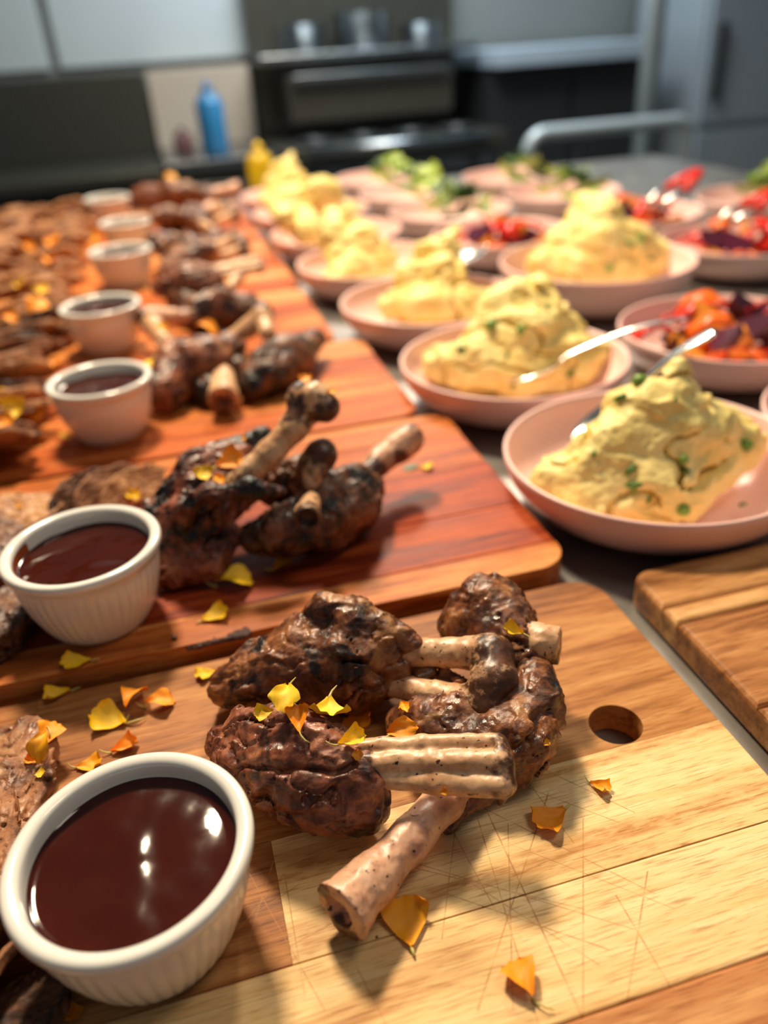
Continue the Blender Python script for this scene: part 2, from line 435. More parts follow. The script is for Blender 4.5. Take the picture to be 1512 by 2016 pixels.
board('pale light-brown cutting board with a round finger hole, scored by knife cuts', -.25, .231, .05, .383, .022, T_FRONT, [
    (.05, .1355, [(.231, wd_redtan)]),
    (.1355, .187, [(.231, wd_pale2)]),
    (.187, .2465, [(-.005, wd_brown), (.231, wd_pale)]),
    (.2465, .3075, [(.231, wd_tan)]),
    (.3075, .383, [(-.12, wd_brown2), (.231, wd_brown)])], hole=(.1793, .2607, .0138))
r1 = wood('red_sapwood', srgb(138, 64, 26), srgb(190, 106, 48), srgb(216, 146, 80), 1.7, .36)
r2 = wood('red_heart', srgb(88, 26, 12), srgb(146, 56, 24), srgb(182, 84, 38), 5.2, .36)
r3 = wood('red_heart_dark', srgb(78, 22, 10), srgb(134, 50, 22), srgb(172, 78, 36), 9.9, .36)
r4 = wood('red_orange', srgb(122, 50, 20), srgb(176, 86, 36), srgb(202, 116, 56), 3.1, .36)
r5 = wood('red_pale_band', srgb(148, 78, 38), srgb(202, 130, 74), srgb(222, 160, 104), 6.6, .36)
board('glossy red-brown cutting board with a bark flaw on its front edge', -.29, .222, .392, .657, .024, T_RED, [
    (.392, .420, [(.222, r1)]), (.420, .478, [(.222, r2)]), (.478, .548, [(.05, r3), (.222, r2)]), (.548, .612, [(.222, r4)]), (.612, .657, [(.222, r1)])], bev=.002)
FARB = [(.664, .905, .203), (.912, 1.165, .176), (1.172, 1.445, .178), (1.452, 1.715, .174), (1.722, 2.02, .176)]
FL = ['orange-brown cutting board just behind the red-brown one', 'orange-brown cutting board third behind the pale one with the finger hole', 'orange-brown cutting board fourth behind the pale one with the finger hole',
      'orange-brown cutting board last but one down the table', 'orange-brown cutting board at the far end of the table']
for i, (a, b, ur) in enumerate(FARB):
    L = b-a; ms = [r4, r1, r4, r5] if i != 1 else [r5, r4, r1, r4]
    board(FL[i], -.36, ur, a, b, .024, T_RED, [(a+L*k/4, a+L*(k+1)/4, [(ur, ms[(k+i) % 4])]) for k in range(4)], bev=.002)
ra = wood('right_tan', srgb(124, 78, 44), srgb(178, 124, 74), srgb(204, 152, 98), 2.9, .45)
rb_ = wood('right_pale', srgb(140, 92, 52), srgb(192, 142, 88), srgb(216, 170, 116), 4.4, .45)
rc = wood('right_brown', srgb(116, 70, 40), srgb(168, 112, 66), srgb(196, 142, 90), 6.1, .45)
board('plain brown cutting board with nothing on it, beside the pale one', .252, .46, .05, .374, .014, T_RIGHT, [
    (.05, .17, [(.46, rc)]), (.17, .245, [(.46, ra)]), (.245, .318, [(.46, rc)]), (.318, .334, [(.46, rb_)]), (.334, .374, [(.46, ra)])], bev=.004)
# bark flaw on the red board's front edge
def bark():
    c = P(428, 1272, T_RED); u, v = UV(c)
    def base(p):
        q = p.copy(); q[:, 2] *= 2.2
        return np.minimum(capsule(q, (u-.016, .3925, .0238*2.2), (u+.017, .3935, .0248*2.2), .0028, .0045), 1e9)
    me, V, Q = sdf_mesh('bark_flaw', base, lambda p: .0016*fbm(p*420, 3)+.0008*fbm(p*np.array([300, 1200, 1200]), 5), (u-.022, .387, .0205), (u+.025, .4005, .0282), .0005, .004)
    o = obj('bark_flaw', me, plain('bark', srgb(62, 30, 24), .7, var=.5, scale=300), [q for q in COL.objects if q.get('label', '').startswith('glossy red')][0])
    o['label'] = 'dark brown bark flaw'
bark()

# ================================================================= RAMEKINS
def ceramic():
    n = N('white_ceramic'); co = n.coord()
    c = n.mix(n.noise(co, 25, 3), srgb(226, 224, 216), srgb(238, 236, 229))
    return n.out(c, .13, n.bump(n.noise(co, 90, 2), .03, .001), Specular_IOR_Level=.55, Coat_Weight=.3, Coat_Roughness=.05)
MAT['ceramic'] = ceramic()
RD, RH = .0475, .055
outer = [(0, .0012), (.026, .0012), (.0285, 0), (.0306, .0004), (.0318, .0022)]
for k in range(1, 15):
    t = k/14; z = .0022+t*(.0462-.0022); outer.append((.0318+(.0438-.0318)*math.sin(t*math.pi/2)**.9, z))
lip = [(.0446, .0474), (.0462, .0484), (.0472, .0500), (.0475, .0520), (.0471, .0540), (.0460, .0549), (.0445, .0551), (.0425, .0548), (.0411, .0539), (.0404, .0524)]
inner = [(.0401, .049), (.0396, .044), (.0385, .034), (.0365, .022), (.032, .009), (.028, .0065), (0, .006)]
prof = outer+lip+inner; NO = len(outer)
def flute(r, z, a, j):
    if j < 5 or j >= NO: return r
    f = min(1, (z-.002)/.004)*min(1, max(0, (.0452-z)/.004))
    s = abs(math.sin(a*22)); return r+f*(.00075*(s**.6)-.0004)
def flute_ok(r, z, a, j): return flute(r, z, a, j)
RAM_ME = lathe_mesh('ramekin', prof, 264, flute_ok)
def sauce_mat():
    n = N('brown_sauce'); co = n.coord()
    c = n.mix(n.noise(co, 60, 3), srgb(48, 14, 7), srgb(66, 22, 11))
    return n.out(c, .07, n.bump(n.noise(co, 70, 2, .4), .05, .002), Specular_IOR_Level=.42, Subsurface_Weight=.05, Subsurface_Radius=(.003, .001, .0005))
MAT['sauce'] = sauce_mat()
def sauce_mesh(seed, level, amp):
    rs = [.0, .004, .008, .012, .016, .02, .024, .028, .031, .034, .036, .0375, .0383]
    seg = 72; V = []; Fc = []
    rin = .0401 + (level-.049)*.1
    rs = [r*rin/.0383*.999 for r in rs]
    for r in rs:
        for k in range(seg):
            a = 2*math.pi*k/seg; V.append((r*math.cos(a), r*math.sin(a), level))
    A = np.array(V); d = rin-np.hypot(A[:, 0], A[:, 1])
    A[:, 2] += amp*fbm(A*np.array([55, 55, 1])+seed*3.3, seed, 2) + .0012*np.exp(-d/.0012)
    A[:, 2] -= amp*.9*np.exp(-(((A[:, 0]-.010)**2+(A[:, 1]+.004)**2)/.00007))
    for i in range(len(rs)-1):
        for k in range(seg):
            k2 = (k+1) % seg; Fc.append((i*seg+k, (i+1)*seg+k, (i+1)*seg+k2, i*seg+k2))
    bm = bmesh.new(); bv = [bm.verts.new(v) for v in A]
    for f in Fc: bm.faces.new([bv[i] for i in f])
    bmesh.ops.remove_doubles(bm, verts=bm.verts, dist=1e-6)
    return bm_mesh('sauce', bm, True)
RAMS = [(-.0567, .2185, T_FRONT, .0455, .0008, 'on the pale board with the finger hole'), (-.0842, .4410, T_RED, .0440, .0010, 'on the red-brown board'), (-.0833, .7362, T_RED, .0440, .0018, 'on the board just behind the red-brown one'),
        (-.0911, 1.000, T_RED, .046, .0018, 'on the third board behind the pale one'), (-.0715, 1.309, T_RED, .046, .0018, 'on the fourth board behind the pale one'),
        (-.0636, 1.5543, T_RED, .046, .0018, 'on the last but one board'), (-.105, 1.867, T_RED, .046, .0018, 'on the farthest board')]
for i, (u, v, z, lev, amp, where) in enumerate(RAMS):
    o = obj('ramekin', RAM_ME, MAT['ceramic'], None, W(u, v, z)); o.rotation_euler.z = .1*i
    tag(o, 'white fluted ceramic ramekin of brown sauce '+where, 'ramekin', 'sauce ramekins in a row')
    s = obj('sauce', sauce_mesh(i+1, lev, amp), MAT['sauce'], None, W(u, v, z)); s.rotation_euler.z = YAW
    tag(s, 'glossy dark brown sauce in the ramekin '+where, 'sauce', 'sauce in the ramekins')
    if i == 1:
        pr = [(.0399+ (zz-.049)*.1-.0004, zz) for zz in (.044, .046, .048, .0500, .0515)]
        me = lathe_mesh('smear', pr, 16, lambda r, zz, a, j: r+.0003*(j % 2), math.radians(150), math.radians(205))
        obj('smear', me, plain('sauce_smear', srgb(150, 72, 30), .25, var=.4, scale=120), s)['label'] = 'thin orange-brown smear up the inner wall'

# ================================================================= LAMB SHANKS
def nodes(lst):                      # (px, py, z, r_px) -> world xyz, r
    out = []
    for (x, y, z, r) in lst:
        p = P(x, y, z); out.append((p, r*depth(p)/FPX))
    return out
def chain_fn(chains, k):
    def f(p):
        d = None
        for ch in chains:
            if len(ch) == 1: ch = ch+ch
            for (a, ra), (b, rb) in zip(ch, ch[1:]):
                e = capsule(p, a, b, ra, rb); d = e if d is None else smin(d, e, k)
        return d
    return f
def bounds(chains, pad):
    A = np.array([list(a)+[r] for ch in chains for a, r in ch])
    return (A[:, :3]-A[:, 3:]-pad).min(0), (A[:, :3]+A[:, 3:]+pad).max(0)
def shank(label, group, meat, bones, floor, h=.001, mmat='meat', bmat='bone', axis=None, seed=1, cuts=(), stain_pts=(), amp=1.0, parts=None, hb=None, name='lamb_shank', bk_=.004):
    mc = [nodes(c) for c in meat]; bc = [nodes(c) for c in bones]
    allp = [a for c in mc for a in c]
    ax = np.array(bc[0][-1][0])-np.array(mc[0][0][0]); ax /= np.linalg.norm(ax)
    base_m = chain_fn(mc, .009)
    def bm_(p): return np.maximum(base_m(p), (floor+.0004)-p[:, 2])
    def disp(p):
        q = p-.72*(p @ ax)[:, None]*ax
        wv = np.stack([fbm(p*60, seed+31, 2), fbm(p*60, seed+32, 2), fbm(p*60, seed+33, 2)], 1)*.0035
        q2 = p-.9*(p @ ax)[:, None]*ax
        d = .0040*fbm(p*40, seed, 3) + (.0006+.0012*sstep(-.2, .4, fbm(p*36, seed+60, 2)))*fbm((q+wv)*210, seed+9, 3)*1.3 + .0008*fbm(p*520, seed+12, 2)
        mk = sstep(-.15, .35, fbm(p*30, seed+50, 2))
        d += .0042*mk*sstep(.80, .99, ridged((q2+wv*2)*48, seed+21, 1)) + .0022*mk*sstep(.82, .98, ridged((p+wv*2)*80, seed+25, 1))
        d -= .0022*sstep(.35, .8, fbm((p+wv*2)*120, seed+27, 2))
        return amp*d
    lo, hi = bounds(mc, .004); lo[2] = max(lo[2], floor-.001)
    mm, V, Q = sdf_mesh('meat', bm_, disp, lo, hi, h, .016)
    add_bvh(V, Q)
    bb = chain_fn(bc, bk_)
    ends = [(np.array(P(*c[:3])), c[3]) for c in stain_pts]
    def bbase(p):
        d = bb(p)
        for (pt, nx, depthv) in cut_l: d = np.maximum(d, (p-pt) @ nx); 
        for (pt, nx, depthv) in cut_l:
            if depthv > 0: d = np.maximum(d, depthv-np.linalg.norm((p-pt)*np.array([1, 1, 1.0]), axis=1))
        return np.maximum(d, (floor+.0003)-p[:, 2])
    cut_l = []
    for (x, y, z, fx, fy, fz, dv) in cuts:      # cut plane through a point, facing away from a second point
        a = np.array(P(x, y, z)); b = np.array(P(fx, fy, fz)); nn = (a-b)/np.linalg.norm(a-b); cut_l.append((a, nn, dv))
    lo, hi = bounds(bc, .003)
    bmsh, V2, Q2 = sdf_mesh('bone', bbase, lambda p: .0009*fbm(p*110, seed+40, 2)+.0004*fbm(p*400, seed+41, 2), lo, hi, hb or h, .006)
    add_bvh(V2, Q2)
    st = np.zeros(len(V2))
    for pt, r in ends: st = np.maximum(st, 1.15-np.linalg.norm(V2-pt, axis=1)/(r*depth(pt)/FPX)*.65)
    at = bmsh.attributes.new('stain', 'FLOAT', 'POINT'); at.data.foreach_set('value', np.clip(st, 0, 1).astype(np.float32))
    c = V.mean(0); org = np.array([c[0], c[1], min(V[:, 2].min(), V2[:, 2].min())])
    for me, VV in ((mm, V), (bmsh, V2)):
        me.vertices.foreach_set('co', (VV-org).astype(np.float32).ravel()); me.update()
    e = empty(name, org, 0, label, 'lamb shank', group)
    obj('meat', mm, MAT[mmat], e); obj('bone', bmsh, MAT[bmat], e)
    return e
G1, G2, G3 = 'shanks piled on the pale board', 'shanks piled on the red-brown board', 'shanks on the far boards'
ZF = T_FRONT
A_ = shank('roast lamb shank lying at the back of its pile, thick meat end and dark knuckle', G1,
    [[(450, 1345, .036, 42), (478, 1345, .037, 46), (535, 1318, .042, 54), (620, 1305, .044, 84), (690, 1305, .045, 86), (745, 1305, .045, 66), (775, 1310, .045, 40)],
     [(645, 1200, .072, 22), (700, 1225, .066, 40), (760, 1250, .062, 34), (815, 1268, .060, 14)], [(625, 1215, .068, 20), (600, 1250, .06, 45)], [(640, 1190, .075, 24)], [(740, 1320, .04, 40), (830, 1335, .042, 26), (900, 1345, .046, 22)], [(935, 1425, .04, 30), (960, 1440, .038, 26)]],
    [[(740, 1290, .050, 26), (840, 1285, .054, 27), (920, 1285, .058, 31), (968, 1290, .060, 40)], [(760, 1345, .040, 22), (860, 1368, .044, 25), (930, 1385, .046, 38)],
     [(968, 1290, .060, 42), (972, 1340, .056, 46), (955, 1390, .048, 40)]],
    ZF, seed=11, bk_=.003, stain_pts=[(985, 1300, .06, 62), (985, 1360, .054, 66), (960, 1410, .046, 60), (760, 1300, .05, 45)])
B_ = shank('roast lamb shank with its short bone end pointing at the plain brown board', G1,
    [[(925, 1212, .055, 44), (955, 1190, .060, 54), (985, 1200, .058, 44)], [(915, 1245, .048, 44), (985, 1255, .052, 52), (1030, 1295, .048, 42)], [(1012, 1232, .055, 40)], [(1030, 1290, .048, 44), (1060, 1330, .045, 40)]],
    [[(1000, 1258, .054, 38), (1060, 1266, .055, 36), (1120, 1272, .055, 38)]], ZF, seed=23, mmat='meat',
    cuts=[(1102, 1270, .055, 1040, 1264, .054, 0)], stain_pts=[(1108, 1255, .056, 22), (1104, 1300, .05, 24), (1030, 1265, .054, 26)])
D_ = shank('roast lamb shank whose long bare bone slants out onto the pale board', G1,
    [[(1052, 1330, .048, 38), (1050, 1390, .044, 52), (1020, 1450, .041, 62), (960, 1480, .038, 52), (905, 1465, .036, 46)], [(1010, 1500, .032, 36), (940, 1530, .030, 30)],
     [(935, 1560, .026, 24), (880, 1625, .024, 16)], [(800, 1425, .034, 44), (850, 1430, .038, 50), (910, 1410, .042, 44)]],
    [[(940, 1490, .036, 30), (870, 1580, .034, 38), (800, 1660, .033, 41), (730, 1735, .0335, 48), (665, 1800, .035, 62), (640, 1830, .036, 66)]], ZF, seed=37, mmat='meat', bmat='bone_pink',
    cuts=[(668, 1798, .034, 760, 1700, .033, .0072)], stain_pts=[(660, 1830, .024, 34), (625, 1760, .04, 26), (690, 1845, .024, 30)])
C_ = shank('roast lamb shank in front of its pile, ragged meat and split bones', G1,
    [[(440, 1465, .040, 40), (500, 1485, .044, 74), (580, 1515, .045, 92), (660, 1555, .042, 86), (715, 1585, .038, 52)], [(480, 1425, .058, 26), (560, 1430, .062, 32), (640, 1470, .06, 36), (720, 1520, .055, 24)],
     [(700, 1500, .055, 26), (740, 1545, .05, 20)]],
    [[(690, 1474, .060, 15), (830, 1464, .063, 18), (965, 1460, .066, 18)], [(700, 1502, .058, 19), (850, 1500, .060, 23), (975, 1502, .063, 27)], [(740, 1534, .053, 18), (860, 1538, .055, 24), (985, 1548, .058, 25)],
     [(982, 1462, .066, 17), (990, 1500, .063, 24), (998, 1548, .057, 20), (985, 1580, .050, 8)]],
    ZF, seed=51, mmat='meat_red', bk_=.0018, amp=.85, stain_pts=[(998, 1470, .065, 34), (1005, 1520, .06, 36), (990, 1580, .05, 40), (700, 1505, .057, 40)])
ZR = T_RED
E_ = shank('charred lamb shank with its pale bone raised steeply above the pile', G2,
    [[(350, 1100, .040, 34), (370, 1040, .055, 52), (410, 990, .066, 62), (470, 945, .072, 52), (520, 905, .075, 26)], [(300, 1000, .07, 20), (380, 920, .085, 26), (460, 885, .09, 24), (520, 855, .09, 18)],
     [(340, 1010, .075, 20), (420, 975, .086, 22), (490, 962, .09, 18), (558, 966, .085, 8)], [(330, 1130, .036, 20), (420, 1110, .040, 24), (465, 1050, .05, 20)], [(345, 1060, .05, 40), (330, 1120, .038, 26)]],
    [[(470, 950, .082, 26), (530, 895, .097, 27), (580, 840, .112, 27), (605, 800, .122, 33)], [(590, 785, .126, 28), (618, 788, .126, 36), (640, 804, .122, 30)], [(590, 768, .13, 18), (604, 758, .132, 14)]],
    ZR, h=.0011, seed=63, mmat='meat_char', stain_pts=[(600, 760, .132, 44), (660, 815, .12, 40), (575, 800, .127, 30), (620, 830, .118, 22), (480, 950, .082, 30)])
F_ = shank('charred lamb shank lying beside the raised bone, round bone stump in its side', G2,
    [[(505, 1062, .044, 34), (560, 1045, .048, 52), (630, 1025, .050, 60), (690, 995, .050, 54), (725, 955, .050, 32)], [(640, 965, .068, 34), (700, 935, .066, 30)]],
    [[(715, 945, .054, 26), (750, 905, .060, 26), (785, 880, .064, 29), (805, 865, .066, 31)]], ZR, h=.0012, seed=77, mmat='meat_dark', bmat='bone_pink',
    stain_pts=[(815, 855, .068, 30), (735, 935, .056, 34), (790, 905, .06, 18)])
stub = shank('small bone stump with marrow hollow on the charred shank', G2,
    [[(605, 1030, .068, 20), (610, 1000, .075, 18)]], [[(612, 985, .074, 18), (606, 1010, .078, 24), (604, 1030, .0795, 27)]], ZR, h=.0009, seed=83, mmat='meat_dark', name='stump_tmp',
    cuts=[(605, 1022, .0795, 612, 985, .074, .0058)], stain_pts=[(604, 1026, .08, 44)])
for ch in list(stub.children):
    if ch.name.startswith('bone'):
        ch.parent = F_; ch.location = Vector(stub.location)-Vector(F_.location); ch.name = 'bone_stump'; ch['label'] = 'hollow round bone stump'
    else: bpy.data.objects.remove(ch)
bpy.data.objects.remove(stub)
G_ = shank('lamb shank behind the raised bone, its brown round knuckle showing', G2,
    [[(545, 960, .060, 40), (590, 940, .066, 40), (640, 950, .06, 36)]],
    [[(590, 950, .07, 22), (615, 915, .085, 28), (632, 895, .092, 34)], [(615, 950, .078, 18), (625, 925, .085, 22)]], ZR, h=.0012, seed=91, mmat='meat_dark',
    stain_pts=[(640, 890, .092, 60), (600, 940, .075, 34)])
H_ = shank('dark lamb shank beside the ramekin on the board behind the red-brown one', G3,
    [[(325, 770, .045, 44), (350, 725, .055, 50), (405, 715, .058, 48), (450, 690, .062, 34)]], [[(330, 690, .06, 16), (320, 665, .065, 18), (300, 640, .07, 22)]], ZR, h=.0018, seed=101, mmat='meat_red', stain_pts=[(300, 640, .07, 20)])
I_ = shank('dark lamb shank with a hollow bone tip raised at its middle', G3,
    [[(500, 760, .040, 34), (530, 735, .045, 52), (570, 705, .05, 44), (620, 668, .05, 22)]], [[(445, 675, .068, 16), (490, 645, .08, 18), (515, 625, .088, 24)], [(515, 610, .092, 17), (525, 655, .08, 16)]], ZR, h=.0018, seed=113, mmat='meat_dark',
    stain_pts=[(518, 615, .09, 34)])
J_ = shank('lamb shank with its cut bone end facing out under the dark pile', G3,
    [[(410, 770, .04, 32), (390, 740, .045, 40), (460, 730, .045, 36)]], [[(440, 740, .05, 22), (440, 775, .046, 28), (440, 800, .044, 34)]], ZR, h=.0018, seed=127, mmat='meat_dark',
    cuts=[(440, 788, .045, 440, 740, .05, .006)], stain_pts=[(440, 800, .04, 26)])
# more shanks down the table: copies of the ones above
def place(src, px, py, z, rz, label, tilt=0.0, sc=1.0):
    c = copy_tree(src); p = P(px, py, z); c.location = p; c.rotation_euler = (tilt, 0, rz); c.scale = (sc,)*3; c['label'] = label; c['group'] = G3
    return c
FAR = [(F_, 445, 650, ZR, 2.9, 0, 'lamb shank behind the fourth ramekin, lying flat on the board'), (A_, 378, 622, ZR, 1.9, .0, 'lamb shank with a pale bone lying beside the fourth ramekin'), (C_, 380, 598, ZR+.02, .4, 0, 'lamb shank heaped above the two by the fourth ramekin'),
       (A_, 388, 545, ZR, .9, 0, 'lamb shank with a long pale bone by the fifth ramekin'), (F_, 435, 512, ZR, 3.9, 0, 'dark lamb shank knob beside the fifth ramekin'), (B_, 330, 505, ZR+.02, 1.9, 0, 'lamb shank heaped by the fifth ramekin'),
       (C_, 345, 475, ZR, 2.0, 0, 'ragged lamb shank by the sixth ramekin'), (A_, 400, 470, ZR, 1.3, 0, 'lamb shank with a pink bone by the sixth ramekin'), (D_, 345, 450, ZR+.03, 3.3, 0, 'lamb shank heaped by the sixth ramekin'),
       (C_, 300, 412, ZR, .5, 0, 'ragged lamb shank by the last ramekin'), (A_, 370, 415, ZR, 2.6, 0, 'lamb shank with a pale knuckle by the last ramekin'), (B_, 340, 395, ZR+.03, .2, 0, 'lamb shank topping the last heap by the far ramekin'), (D_, 385, 400, ZR+.03, 3.0, 0, 'lamb shank with a bare bone topping the last heap')]
for s, px, py, z, rz, tl, lb in FAR: place(s, px, py, z, rz, lb, tl)

# ================================================================= MEAT SLICES
def slice_mesh(L, Wd, th, seed, h, crack=0.0):
    def base(p):
        q = p.copy(); wv = .01*fbm(np.stack([p[:, 0]*28, p[:, 1]*28, p[:, 2]*0], 1), seed+2, 2)
        r = np.sqrt((q[:, 0]/L)**2+(q[:, 1]/Wd)**2)
        d2 = (r-1)*min(L, Wd)+wv*1.2
        zc = .006*fbm(np.stack([p[:, 0]*22, p[:, 1]*22, p[:, 2]*0+1], 1), seed+7, 2)
        dz = np.abs(q[:, 2]-zc-.006)-th/2
        return np.minimum(np.maximum(d2, dz), 0)+np.sqrt(np.maximum(d2, 0)**2+np.maximum(dz, 0)**2)-.0012
    def disp(p):
        d = .0012*fbm(p*np.array([70, 420, 420]), seed, 3)+.0009*fbm(p*300, seed+3, 2)+.0012*sstep(.5, .95, ridged(p*np.array([60, 260, 200]), seed+4, 1))
        if crack: d += crack*sstep(.72, .97, ridged(p*150, seed+6, 1))
        return d
    me, V, Q = sdf_mesh('slice', base, disp, (-L-.014, -Wd-.014, -.008-th/2), (L+.014, Wd+.014, .02+th/2), h, .005)
    zmin = V[:, 2].min(); V[:, 2] -= zmin; me.vertices.foreach_set('co', V.astype(np.float32).ravel()); me.update()
    return me, V, Q
SL = [slice_mesh(.055, .030, .007, 201, .0011, .0016), slice_mesh(.048, .026, .012, 211, .0011), slice_mesh(.065, .026, .006, 223, .0012, .001), slice_mesh(.042, .032, .022, 237, .0011, .0012)]
for mt in ('slice', 'slice_tan', 'slice_dark'):
    pass
def put_slice(k, mat, u, v, z, rx, ry, rz, label, group, sc=1.0):
    me, V, Q = SL[k]
    key = '_m_%d_%s' % (k, mat)
    if key not in MAT:
        m2 = me.copy(); m2.name = 'slice'; m2.materials.clear(); m2.materials.append(MAT[mat]); MAT[key] = m2
    o = obj('meat_slice', MAT[key], None, None, W(u, v, z)); o.rotation_euler = (rx, ry, rz+YAW); o.scale = (sc,)*3
    tag(o, label, 'meat slice', group)
    Mx = Matrix.LocRotScale(o.location, o.rotation_euler, o.scale); zmin = min((Mx @ Vector(p)).z for p in V[::7])
    o.location.z += z-zmin
    Mx = Matrix.LocRotScale(o.location, o.rotation_euler, o.scale); R3 = np.array(Mx)[:3, :3]; t = np.array(Mx)[:3, 3]
    add_bvh(V @ R3.T+t, Q)
    return o
g = 'sliced beef on the pale board'
def pslice(px, py, zz, *a):
    u, v = UV(P(px, py, zz)); return (u, v)+a
def ps(k, mat, px, py, z, rx, ry, rz, label, group, sc=1.0):
    u, v = UV(P(px, py, z)); return put_slice(k, mat, u, v, z, rx, ry, rz, label, group, sc)
ps(0, 'slice', -30, 1630, ZF, .03, .0, 1.25, 'flat crackled slice of pinkish beef beside the big ramekin on the pale board', g, .95)
ps(0, 'slice', -90, 1760, ZF+.008, .0, .06, 1.5, 'beef slice lying on the crackled one by the big ramekin', g, .9)
ps(2, 'slice', -20, 1975, ZF, -.6, .15, .95, 'reddish stringy beef slice leaning against the foot of the big ramekin', g, .62)
ps(2, 'slice_dark', -60, 1930, ZF+.002, -.6, .1, .85, 'brown stringy beef slice behind the foot of the big ramekin', g, .7)
ps(1, 'slice_dark', 30, 2040, ZF, -.2, .1, .6, 'dark beef offcut in the shade of the big ramekin', g, .5)
g2 = 'sliced beef on the red-brown board'
ps(3, 'slice_tan', 40, 1048, ZR, .15, .05, .35, 'thick tan slice of beef with a dark torn edge on the red-brown board', g2, .72)
ps(3, 'slice_dark', -50, 1150, ZR, .3, .1, 1.2, 'thick dark olive-brown beef piece beside the second ramekin', g2, .9)
ps(3, 'slice_dark', -20, 1262, ZR, .1, .1, .8, 'ragged dark beef chunk at the front edge of the red-brown board', g2, .75)
ps(2, 'slice_dark', 165, 1000, ZR, 1.15, 0, 1.0, 'dark red beef slice leaning behind the second ramekin', g2, .5)
ps(2, 'slice', 215, 988, ZR, 1.1, 0, .95, 'reddish beef slice next to the leaning dark one behind the second ramekin', g2, .5)
ps(2, 'slice_tan', 268, 985, ZR, 1.05, 0, .85, 'pinkish tan beef slice tucked behind the charred shanks', g2, .48)
ORD = ['third', 'fourth', 'fifth', 'sixth', 'last']
for bi, (a, b, ur) in enumerate(FARB):
    n = 9
    for k in range(n):
        for c in range(2):
            v = a+.022+(b-a-.04)*k/(n-1); u = -.188-.108*c + random.uniform(-.012, .006)
            if bi == 0 and c == 0 and k > 6: pass
            mt = random.choice(['slice', 'slice', 'slice_tan', 'slice_dark'] if bi < 2 else ['slice', 'slice_tan', 'slice'])
            put_slice(random.choice([0, 1, 2, 2]), mt, u, v, ZR+random.uniform(.002, .016), -.55+random.uniform(-.15, .2), random.uniform(-.15, .15), random.uniform(-.1, .45),
                      {'slice': 'pinkish', 'slice_tan': 'tan', 'slice_dark': 'dark'}[mt]+' beef slice of the fanned row %s the %s ramekin' % (('next to', 'well away from')[c], ORD[bi]), 'fanned beef slices by the %s ramekin' % ORD[bi], random.uniform(.74, .86) if c == 0 else random.uniform(.8, 1.0))

# ================================================================= PETALS
def petal_mat(name, a, b):
    n = N(name); co = n.coord()
    st = n.noise(n.mapping(co, (120, 900, 300)), 1.0, 3)
    c = n.mix(st, a, b)
    return n.out(c, .5, n.bump(st, .25, .0003), Subsurface_Weight=.25, Subsurface_Radius=(.002, .001, .0003))
MAT['yel'] = petal_mat('petal_yellow', srgb(246, 186, 8), srgb(255, 216, 34))
MAT['ora'] = petal_mat('petal_orange', srgb(246, 140, 8), srgb(255, 172, 24))
MAT['amb'] = petal_mat('petal_amber', srgb(242, 152, 8), srgb(253, 186, 24))
MAT['stem'] = petal_mat('petal_claw', srgb(196, 178, 84), srgb(222, 208, 130))
def petal_mesh(seed, curl, fold, wdt):
    rg = random.Random(seed); ns, nt = 12, 11; V = []; Fc = []
    for i in range(ns+1):
        s = i/ns
        wd = wdt*(.10+.90*math.sin(min(1, s*1.12)*math.pi*.5)**1.1)*(1 if s < .8 else math.cos((s-.8)/.2*.75))
        for j in range(nt):
            t = j/(nt-1)*2-1
            notch = 1-.035*(s**5)*(1+math.cos(t*math.pi*3.0+seed))-.20*s**3*t*t
            x = s*notch; y = t*wd*.5
            z = curl*(s-.35)**2*1.2+fold*abs(t)**1.6*(.35+s*.65)*.5 + .035*math.sin(t*9+seed)*s*s + .02*math.sin(s*13+t*5+seed)
            V.append((x, y, z))
    for i in range(ns):
        for j in range(nt-1): Fc.append((i*nt+j, i*nt+j+1, (i+1)*nt+j+1, (i+1)*nt+j))
    zm = min(v[2] for v in V); V = [(x, y, z-zm) for x, y, z in V]
    return mesh('petal', V, Fc, True)
PM = [petal_mesh(1, .35, .40, .95), petal_mesh(2, -.5, .55, .92), petal_mesh(3, .6, .3, 1.05), petal_mesh(4, -.9, .45, .8), petal_mesh(5, .2, .7, .8)]
STM = [tube_mesh('stem', [(.02, 0, .03), (-.12, .03, .06), (-.25, .09, .12), (-.36, .2, .2)], [.045, .035, .028, .012], 6), tube_mesh('stem', [(.02, 0, .03), (-.12, -.02, .05), (-.22, -.03, .03)], [.045, .035, .02], 6),
       tube_mesh('stem', [(.02, 0, .03), (-.15, -.05, .08), (-.32, -.16, .1), (-.42, -.32, .05)], [.04, .03, .025, .012], 6)]
_pm = {}
def petal(px, py, col, size_px, ang, k, label, group, zdef, stem=0, lift=0.0, tilt=0.0):
    """ang: direction of the petal's broad end in the picture, degrees, 0 = right, 90 = up"""
    p, n = hit(px, py, zdef); n = (n+Vector((0, -.5, 1.6))).normalized() if n.z < .999 else n
    p2 = Vector(P(px+8*math.cos(math.radians(ang)), py-8*math.sin(math.radians(ang)), float(p.z))) if p.z < CAMZ-.02 else p
    d = p2-p; d = (d-n*d.dot(n))
    if d.length < 1e-8: d = Vector((1, 0, 0))
    d.normalize(); yv = n.cross(d); L = size_px*depth(p)/FPX*1.3
    R3 = Matrix((d, yv, n)).transposed().to_4x4()
    key = (k, col)
    if key not in _pm:
        m2 = PM[k].copy(); m2.name = 'petal'; m2.materials.append(MAT[col]); _pm[key] = m2
    o = obj('marigold_petal', _pm[key], None)
    o.matrix_world = Matrix.Translation(p-d*L*.5+n*(.0003+lift)) @ R3 @ Matrix.Rotation(-tilt, 4, 'Y') @ Matrix.Scale(L, 4)
    tag(o, label, 'petal', group)
    if stem is not None:
        s = obj('stem', STM[stem], MAT['stem'], o)
    return o
